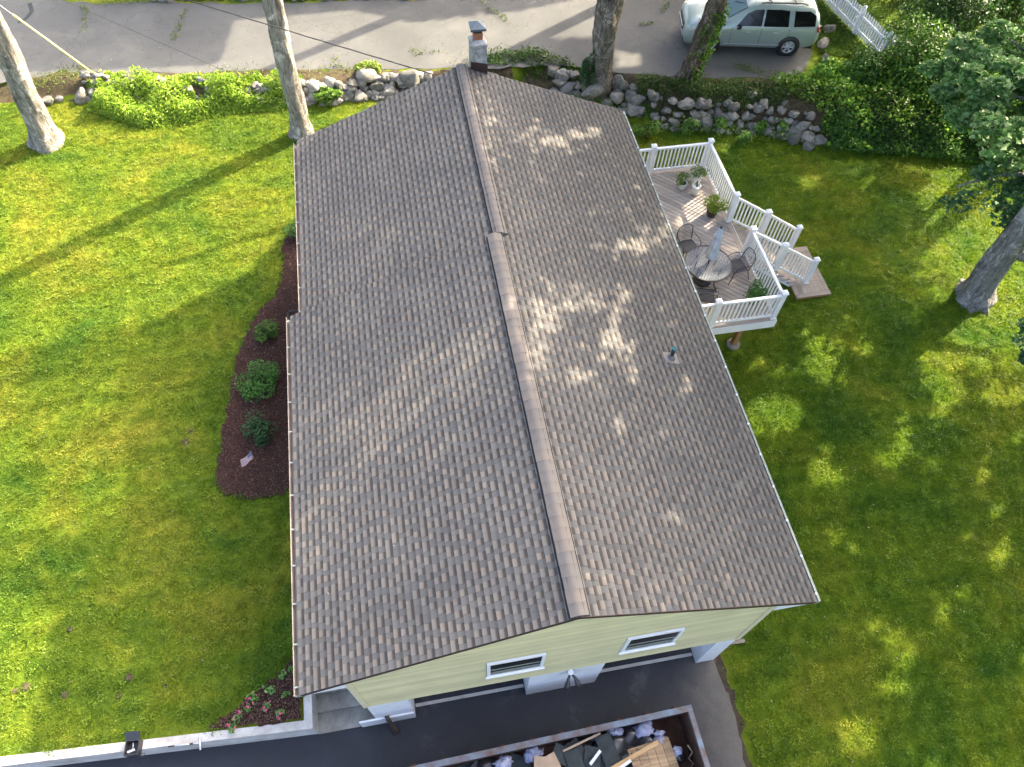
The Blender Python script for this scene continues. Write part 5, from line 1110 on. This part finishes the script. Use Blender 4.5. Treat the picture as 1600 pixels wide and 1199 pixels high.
def cover(name, label, cat, poly, n, size, cols, seed, zoff=(.03, .3), mat='leaf_s', kind='stuff', aspect=.7, clump=.6, flat=.45):
    R = np.random.default_rng(seed); p = np.array(poly); P = R.uniform(p.min(0), p.max(0), (n*4, 2)); P = P[in_poly(P[:, 0], P[:, 1], poly)]
    w = .5+.5*vnoise(P[:, 0], P[:, 1], 2.3, seed); P = P[R.random(len(P)) < (1-clump)+clump*w*1.6][:n]; w = np.clip(.5+.5*vnoise(P[:, 0], P[:, 1], 2.3, seed), 0, 1)
    z = terr(P[:, 0], P[:, 1])+R.uniform(zoff[0], zoff[1], len(P))*(.25+w*.95)
    c = pal(len(P), cols, seed)*(np.clip(.75+.5*vnoise(P[:, 0], P[:, 1], 1.1, seed+4), .5, 1.4))[:, None]
    V, F, c = leaves(np.column_stack([P, z]), size, c, flat, seed=seed, aspect=aspect); return tag(link(name, np_mesh(name, V, F, c), M[mat]), label, cat, kind=kind)
IVY = [(.04, .12, .012), (.10, .25, .024), (.21, .40, .038), (.34, .52, .055)]
ff = lambda x, d=0: float(interp(x, FOOT))+d
bank = [(x, ff(x, -.25)) for x in (13.3, 14, 15, 16, 17, 18, 19, 20.5, 23)]+[(23, 17.5), (20, 19), (17, 19.6), (15.3, 19.9), (14.4, 19.7), (13.4, 19.2), (12.0, 19.2), (12.6, 18.2), (13.4, 17.3)]
cover('ivy_ground_cover', 'dense mass of ivy and vines covering the bank right of the stone wall', 'ivy', bank, 15000, .145, IVY, 71, (.05, .6))
front = [(x, ff(x, -.28)) for x in (13.5, 14, 15, 16, 17, 18, 19, 20.5)]+[(x, ff(x, .9)) for x in (20.5, 19, 18, 17, 16, 15, 14, 13.6)]
cover('leafy_ground_cover', 'pointed bright leaves of ground cover along the foot of the ivy bank', 'ground cover', front, 7000, .13, [(.03, .09, .014), (.07, .17, .025), (.12, .24, .05)], 72, (.15, .62), aspect=.38)
mid_ = [(7.2, 19.0), (8.2, 18.55), (10, 18.3), (12.0, 18.0), (12.8, 18.3), (12.2, 19.2), (10.9, 19.4), (8.8, 19.85), (7.5, 20.2), (6.9, 19.8)]
cover('weeds', 'mixed low weeds and vines between the tumbled stone wall and the parking place', 'weeds', mid_, 6500, .085, [(.05, .08, .018), (.06, .14, .022), (.12, .21, .03), (.13, .09, .04)], 73, (.02, .26), clump=.8)
wl_ = [(4.3, 20.2), (7.2, 19.0), (8.0, 18.0), (13.0, 16.5), (13.2, 17.2), (10, 18.2), (8.2, 18.6), (7.2, 19.4), (4.8, 20.9)]
cover('wall_weeds', 'green weeds sprouting between the tumbled wall stones', 'weeds', wl_, 2600, .10, IVY, 74, (.02, .34), clump=1.)
cover('wall_weeds', 'low weeds along the road edge above the tumbled stones', 'weeds', [(1.2, 21.9), (5.3, 20.7), (5.2, 21.1), (4.2, 22.3), (2.4, 22.4)], 1700, .09, [(.05, .10, .02), (.09, .19, .02), (.15, .28, .03)], 75, (.02, .30), clump=1.)
VG = [(.06, .13, .015), (.11, .21, .022), (.18, .27, .035)]
cover('verge_grass', 'grass and clover between the parking place and the picket fence', 'grass', [(14.7, 20.6), (16.7, 19.9), (15.9, 26.3), (15.5, 26)], 5000, .10, VG, 76, (.01, .12), clump=.3, aspect=.4)
cover('verge_grass', 'rough grass behind the picket fence', 'grass', [(17.1, 20), (25, 18.5), (26, 27), (16.2, 27)], 14000, .13, VG, 77, (.01, .16), clump=.3, aspect=.35)
# sunny shrub planting on the left wall
R = np.random.default_rng(81)
dl = thing('daylily_bed', (-8.8, 21.6, .7), 'dense bright yellow green planting spilling over the sunlit stone wall', 'plants'); P = []
for i in range(16000):
    x = R.uniform(-12.5, -4.9); f = ff(x); lo = -.95*math.exp(-((x+10.3)/1.9)**2)-.32; y = f+R.uniform(lo, 1.05); e = min(1, (y-f-lo)/.35)*min(1, (x+12.5)/.5)*min(1, (-4.9-x)/.5+.25)*(1 if y < f+.55 else .55)
    if vnoise(np.array(x), np.array(y), 3., 4) < -.35 and y > f+.3: continue
    P.append((x, y, float(terr(x, y))+R.uniform(.05, .85)*max(.12, e)*(.62+.38*math.sin(x*3.1)*math.sin(y*2.7))))
P = np.array(P); V, F, c = leaves(P, .17, pal(len(P), [(.13, .24, .02), (.25, .40, .035), (.38, .50, .06), (.30, .42, .08)], 8), .45, seed=8, aspect=.3); link('foliage', np_mesh('foliage', V-worg(dl), F, c), M['leaf'], dl)
shrub('wall_bush', 'leafy light green clump at the foot of the sunlit stones beside the shaggy trunk', (-4.0, 20.95, .7), (.62, .42, .36), 1300, .13, [(.08, .18, .02), (.16, .29, .035), (.26, .38, .06)], 83, None, 'bush', lumps=8)
shrub('wall_bush', 'yellow green tuft on top of the sunlit stone wall', (-2.5, 21.95, 1.12), (.62, .36, .28), 900, .12, [(.12, .20, .02), (.24, .33, .04), (.32, .38, .08)], 84, None, 'bush', lumps=8)
shrub('climbing_shrub', 'dark leafy vine clump clinging to the furrowed trunk with the hollow', (5.35, 20.2, 1.0), (.30, .34, .85), 1100, .09, [(.012, .05, .014), (.03, .09, .022), (.05, .13, .03)], 85, None, 'vine', lumps=9)
shrub('yellow_plant', 'low yellow green weed at the far right roof corner', (7.05, 17.9, .35), (.55, .42, .34), 900, .10, [(.07, .15, .02), (.13, .24, .03), (.2, .3, .04)], 86, None, 'weed', lumps=8)
for i, (x, y, r_) in enumerate(((1190, 195, .3), (1080, 195, .35), (1225, 198, .28), (1125, 192, .3), (1165, 215, .3))):
    p = at(x, y, .6); shrub('wall_plant', 'bright green sprout growing at the foot of the tumbled stone wall', (p[0], p[1], float(terr(p[0], p[1]))), (r_, r_*.8, r_*.9), 320, .11, [(.06, .15, .02), (.12, .25, .03), (.18, .32, .05)], 87+i, 'sprouts at the tumbled wall', 'plant', lumps=7)
shrub('green_bush', 'wide dark bush on the lawn beyond the yellowish bush', (23.5, 23.0, 1.1), (2.4, 1.8, 1.3), 4500, .17, [(.02, .06, .012), (.045, .11, .02), (.07, .15, .03)], 66, 'bushes on the ivy bank', 'bush', lumps=18)
# weeds in road cracks
def line_pts(poly, n, w, seed):
    R = np.random.default_rng(seed); out = []; k = len(poly)-1
    for i in range(n): a = R.random()*k; j = int(a); t = a-j; p = np.array(poly[j])*(1-t)+np.array(poly[j+1])*t; out.append(p+R.normal(0, w, 2))
    return np.array(out)
cw = [line_pts([at(x, y, 1.11)[:2] for x, y in pts], n, w, i) for i, (pts, n, w) in enumerate((([(290, 15), (283, 40), (270, 65)], 130, .10), ([(130, 10), (136, 22), (131, 55)], 110, .09), ([(560, 110), (420, 116), (330, 112)], 420, .22), ([(752, 2), (770, 18), (790, 32)], 110, .08), ([(700, 110), (760, 85), (840, 80)], 180, .25), ([(40, 140), (90, 118), (130, 112)], 500, .28), ([(1145, 102), (1180, 112), (1230, 122)], 300, .15), ([(1032, 20), (1045, 4)], 60, .07), ([(160, 4), (240, 2), (420, 0)], 500, .12), ([(520, 90), (530, 108), (590, 108)], 120, .12), ([(640, 78), (660, 84), (690, 80)], 70, .09), ([(1000, 40), (1020, 36)], 40, .06)))]
cw = np.concatenate(cw); z = 1.125+rng.uniform(0, .06, len(cw)); V, F, c = leaves(np.column_stack([cw, z]), .085, pal(len(cw), [(.06, .10, .015), (.12, .19, .025), (.22, .26, .06)], 9), .3, seed=9, aspect=.35)
tag(link('crack_weeds', np_mesh('crack_weeds', V, F, c), M['leaf_s']), 'small weeds and grass growing in the road cracks and edges', 'weeds', kind='stuff')
# litter: leaves and twigs on the road
lt = line_pts([(-13, 25), (0, 24.5), (9, 22.5)], 500, 1.3, 3); V, F, c = leaves(np.column_stack([lt, np.full(len(lt), 1.121)]), .055, pal(len(lt), [(.05, .045, .035), (.10, .085, .05), (.4, .4, .36)], 4), .95, seed=5, aspect=.25)
tag(link('road_litter', np_mesh('road_litter', V, F, c), CH), 'scattered twigs and dry leaves lying on the road', 'litter', kind='stuff')
# narrow crack patches of the road
for i, (pts, w) in enumerate((([(46, 5), (50, 18), (40, 30), (28, 36)], .16),)):
    q = [at(x, y, 1.116) for x, y in pts]; mb = MB()
    for a, b in zip(q, q[1:]): d_ = (b-a)/np.linalg.norm(b-a); nn = np.array([-d_[1], d_[0], 0])*w/2; mb.add([a-nn, a+nn, b+nn, b-nn], [(0, 1, 2, 3)])
    tag(mb.build('road_crack_fill', 'felt'), kind='structure')
# ================================================================== WIRES
A = at_y(676, 116, 14.25); B = at_y(305, 0, 18.2); T = B+(B-A)*2.2
up = thing('utility_pole', (T[0], T[1], .9), 'tall wooden utility pole beyond the leaning pale trunk', 'pole'); MB().tube([(T[0], T[1], .5), (T[0], T[1], max(T[2]+1.5, 9))], [.17, .12], 12).build('pole', 'pine', up); MB().bar((T[0], T[1]-1.1, max(T[2]+1.5, 9)-.6), (T[0], T[1]+1.1, max(T[2]+1.5, 9)-.6), .1, .12).build('crossarm', 'pine', up)
def wire(a, b, sag, n=24): return [a*(1-t)+b*t-np.array([0, 0, sag*4*t*(1-t)]) for t in np.linspace(0, 1, n)]
pts = wire(A, T, .10, 60); tw = MB()
for ph in (0, 2.1, 4.2): tw.tube([p+np.array([math.cos(i*.9+ph), 0, math.sin(i*.9+ph)])*.012 for i, p in enumerate(pts)], .007, 5)
sbuild('service_cable', tw, 'wire', 'black twisted service cable running from the far gable past the shaggy trunk', 'cable')
MB().tube([A, A+np.array([.02, -.05, -.5])], .02, 6).build('service_mast', 'wire', house)
a2, b2_ = at_y(118, 8, 22.), at_y(345, 108, 18.5); sbuild('phone_wire', MB().tube(wire(a2+(a2-b2_)*1.5, b2_+(b2_-a2)*.15, .02), .006, 5), 'wire', 'thin dark wire crossing above the road beside the guy wire', 'wire')
ga = at(162, 127, .95); gt = at_y(-180, -123, 22.8); u_ = (gt-ga)/np.linalg.norm(gt-ga); gy_ = thing('guy_wire', ga, 'straight steel guy wire with yellow plastic guard anchored beside the road', 'wire')
gl = np.linalg.norm(at_y(38, 36, 22.9)-ga); MB().tube([ga-u_*.2, gt], .010, 6).build('strand', 'wire_l', gy_); MB().tube([ga+u_*.35, ga+u_*3.2], .035, 8).build('guard', 'yellow', gy_)
# mole holes and plank by the garage
sbuild('ground_plank', MB().bar((3.86, .34, .045), (4.62, .30, .05), .09, .05), 'tread', 'short grey timber lying on the grass at the garage corner', 'timber')
# ================================================================== GRASS
def tuft(seed):
    R = random.Random(seed); V = []; F = []
    for k in range(16):
        a, r_ = R.uniform(0, 6.283), .095*math.sqrt(R.random()); x, y = r_*math.cos(a), r_*math.sin(a); h = R.uniform(.028, .062); b = R.uniform(0, 6.283); w = R.uniform(.005, .009); ln = R.uniform(.02, .06); c = R.uniform(0, 6.283)
        i = len(V); V += [(x-w*math.cos(b), y-w*math.sin(b), -.01), (x+w*math.cos(b), y+w*math.sin(b), -.01), (x+ln*.4*math.cos(c)+w*.7*math.cos(b), y+ln*.4*math.sin(c)+w*.7*math.sin(b), h*.65), (x+ln*.4*math.cos(c)-w*.7*math.cos(b), y+ln*.4*math.sin(c)-w*.7*math.sin(b), h*.65), (x+ln*math.cos(c), y+ln*math.sin(c), h)]
        F += [(i, i+1, i+2), (i, i+2, i+3), (i+3, i+2, i+4)]
    me = np_mesh('tuft', np.array(V), np.array(F)); me.materials.append(M['blade']); return bpy.data.objects.new('grass_tuft', me)
def clover(seed):
    R = np.random.default_rng(seed); n = 14; P = np.column_stack([R.normal(0, .05, n), R.normal(0, .05, n), R.uniform(.02, .05, n)]); V, F, c = leaves(P, .03, np.ones((n, 3)), .7, seed=seed, aspect=.9)
    me = np_mesh('clover', V, F); me.materials.append(M['blade']); return bpy.data.objects.new('clover_tuft', me)
tc_ = bpy.data.collections.new('tufts')
for k in range(5): tc_.objects.link(tuft(k))
for k in range(2): tc_.objects.link(clover(k))
st_ = .22; GX, GY = np.meshgrid(np.arange(-17.5, 21, st_), np.arange(-5, 23.5, st_), indexing='ij'); cxx, cyy = GX.ravel()+st_/2, GY.ravel()+st_/2
okm = (cyy < interp(cxx, FOOT)-.05) & ~in_poly(cxx, cyy, BEDS) & ~in_poly(cxx, cyy, BED2S)
okm &= ~((cxx > XW-.05) & (cxx < 3.9) & (cyy < 14.0)) & ~((cxx < XW+.2) & (cyy < wall_y(cxx)+.16)) & ~((cxx < 4.02) & (cyy < .3)) & ~((cxx > 3.6) & (cxx < 7.7) & (cyy > 8.2) & (cyy < 13.9)) & ~((cxx > 9.6) & (cxx < 10.85) & (cyy > 9.75) & (cyy < 11.85))
okm &= np.hypot(cxx-15.3, cyy-9.05) > .5
vis = in_frame(np.column_stack([cxx, cyy, np.full(len(cxx), .5)]), 160); okm &= vis
gxs, gys = GX.ravel()[okm], GY.ravel()[okm]; C4 = np.stack([np.column_stack([gxs+a*st_, gys+b*st_]) for a, b in ((0, 0), (1, 0), (1, 1), (0, 1))], 1).reshape(-1, 2)
gm_ = np_mesh('grass', np.column_stack([C4, terr(C4[:, 0], C4[:, 1])]), np.arange(len(C4)).reshape(-1, 4)); gro = link('grass', gm_, M['blade']); tag(gro, 'short mown grass and clover of the lawns around the house', 'grass', kind='stuff')
ng = bpy.data.node_groups.new('scatter', 'GeometryNodeTree'); ng.interface.new_socket('Geometry', in_out='INPUT', socket_type='NodeSocketGeometry'); ng.interface.new_socket('Geometry', in_out='OUTPUT', socket_type='NodeSocketGeometry')
nn = ng.nodes; gi, go = nn.new('NodeGroupInput'), nn.new('NodeGroupOutput'); dp_ = nn.new('GeometryNodeDistributePointsOnFaces'); dp_.inputs['Density'].default_value = 95; io = nn.new('GeometryNodeInstanceOnPoints'); ci = nn.new('GeometryNodeCollectionInfo'); ci.inputs[0].default_value = tc_; ci.inputs[1].default_value = True; io.inputs['Pick Instance'].default_value = True
rv_ = nn.new('FunctionNodeRandomValue'); rv_.data_type = 'FLOAT_VECTOR'; rv_.inputs[0].default_value = (-.12, -.12, 0); rv_.inputs[1].default_value = (.12, .12, 6.283); rs = nn.new('FunctionNodeRandomValue'); rs.data_type = 'FLOAT'; rs.inputs[2].default_value = .7; rs.inputs[3].default_value = 1.5
L = ng.links.new; L(gi.outputs[0], dp_.inputs['Mesh']); L(dp_.outputs['Points'], io.inputs['Points']); L(ci.outputs[0], io.inputs['Instance']); L(rv_.outputs[0], io.inputs['Rotation']); L(rs.outputs[1], io.inputs['Scale']); L(io.outputs[0], go.inputs[0])
md = gro.modifiers.new('scatter', 'NODES'); md.node_group = ng
# worn soil spots, fallen leaves
for i, (x, y, r_) in enumerate(((108, 984, .07), (200, 1058, .10), (100, 1085, .09), (40, 1075, .11), (22, 1080, .08), (185, 1088, .07), (258, 1072, .06), (298, 672, .10), (290, 690, .12))):
    p = at(x, y, .72); mb = MB(); R = random.Random(i); n = 11; z = float(terr(p[0], p[1]))
    v = [(p[0], p[1], z+.045)]+[(p[0]+r_*R.uniform(.6, 1.2)*f*math.cos(6.283*k/n), p[1]+r_*R.uniform(.6, 1.2)*f*math.sin(6.283*k/n), z+h) for f, h in ((.6, .035), (1.2, -.01)) for k in range(n)]
    mb.add(v, [(0, 1+k, 1+(k+1) % n) for k in range(n)]+[(1+k, 1+n+k, 1+n+(k+1) % n, 1+(k+1) % n) for k in range(n)], True)
    sbuild('soil_mound', mb, 'dirt', 'small dug up soil mound in the front lawn', 'soil', 'soil mounds in the front lawn')
R = np.random.default_rng(44); q = np.column_stack([R.uniform(4, 19, 900), R.uniform(-4, 17, 900)]); q = np.concatenate([q, np.column_stack([R.uniform(-16, -7.6, 250), R.uniform(1, 20, 250)])])
V, F, c = leaves(np.column_stack([q, terr(q[:, 0], q[:, 1])+.06]), .05, pal(len(q), [(.10, .075, .035), (.28, .22, .10), (.45, .42, .30)], 5), .6, seed=12, aspect=.5)
tag(link('fallen_leaves', np_mesh('fallen_leaves', V, F, c), CH), 'scattered dry leaves lying on the lawns', 'leaves', kind='stuff')
q = np.column_stack([R.uniform(-4.6, 4.4, 170), R.uniform(.1, 14, 170)]); V, F, c = leaves(np.column_stack([q, roof_z(q[:, 0], q[:, 1])+.018]), .045, pal(len(q), [(.06, .05, .03), (.18, .14, .08), (.35, .33, .28)], 6), .9, seed=13, aspect=.25)
tag(link('roof_litter', np_mesh('roof_litter', V, F, c), CH), 'small twigs and leaf bits lying on the shingles', 'litter', kind='stuff')
# longer ragged tufts along edges
ed = []
for x in np.arange(-17, -5.6, .05): ed.append((x, float(wall_y(x))+.16+rng.uniform(0, .1)))
for y in np.arange(-4, -.05, .04): ed.append((3.98+rng.uniform(-.06, .25), y))
for i in range(len(BEDS)):
    a, b = np.array(BEDS[i]), np.array(BEDS[(i+1) % len(BEDS)])
    if a[0] < -5.3:
        for t in np.linspace(0, 1, 8): ed.append(tuple(a*(1-t)+b*t+rng.normal(0, .04, 2)))
ed = np.array(ed); z = terr(ed[:, 0], ed[:, 1])+rng.uniform(.01, .06, len(ed)); V, F, c = leaves(np.column_stack([ed, z]), .11, pal(len(ed), [(.05, .11, .012), (.10, .18, .02), (.16, .22, .03)], 3), .15, seed=6, aspect=.12)
tag(link('edge_grass', np_mesh('edge_grass', V, F, c), M['leaf_s']), 'ragged longer grass along the bed and wall edges', 'grass', kind='stuff')
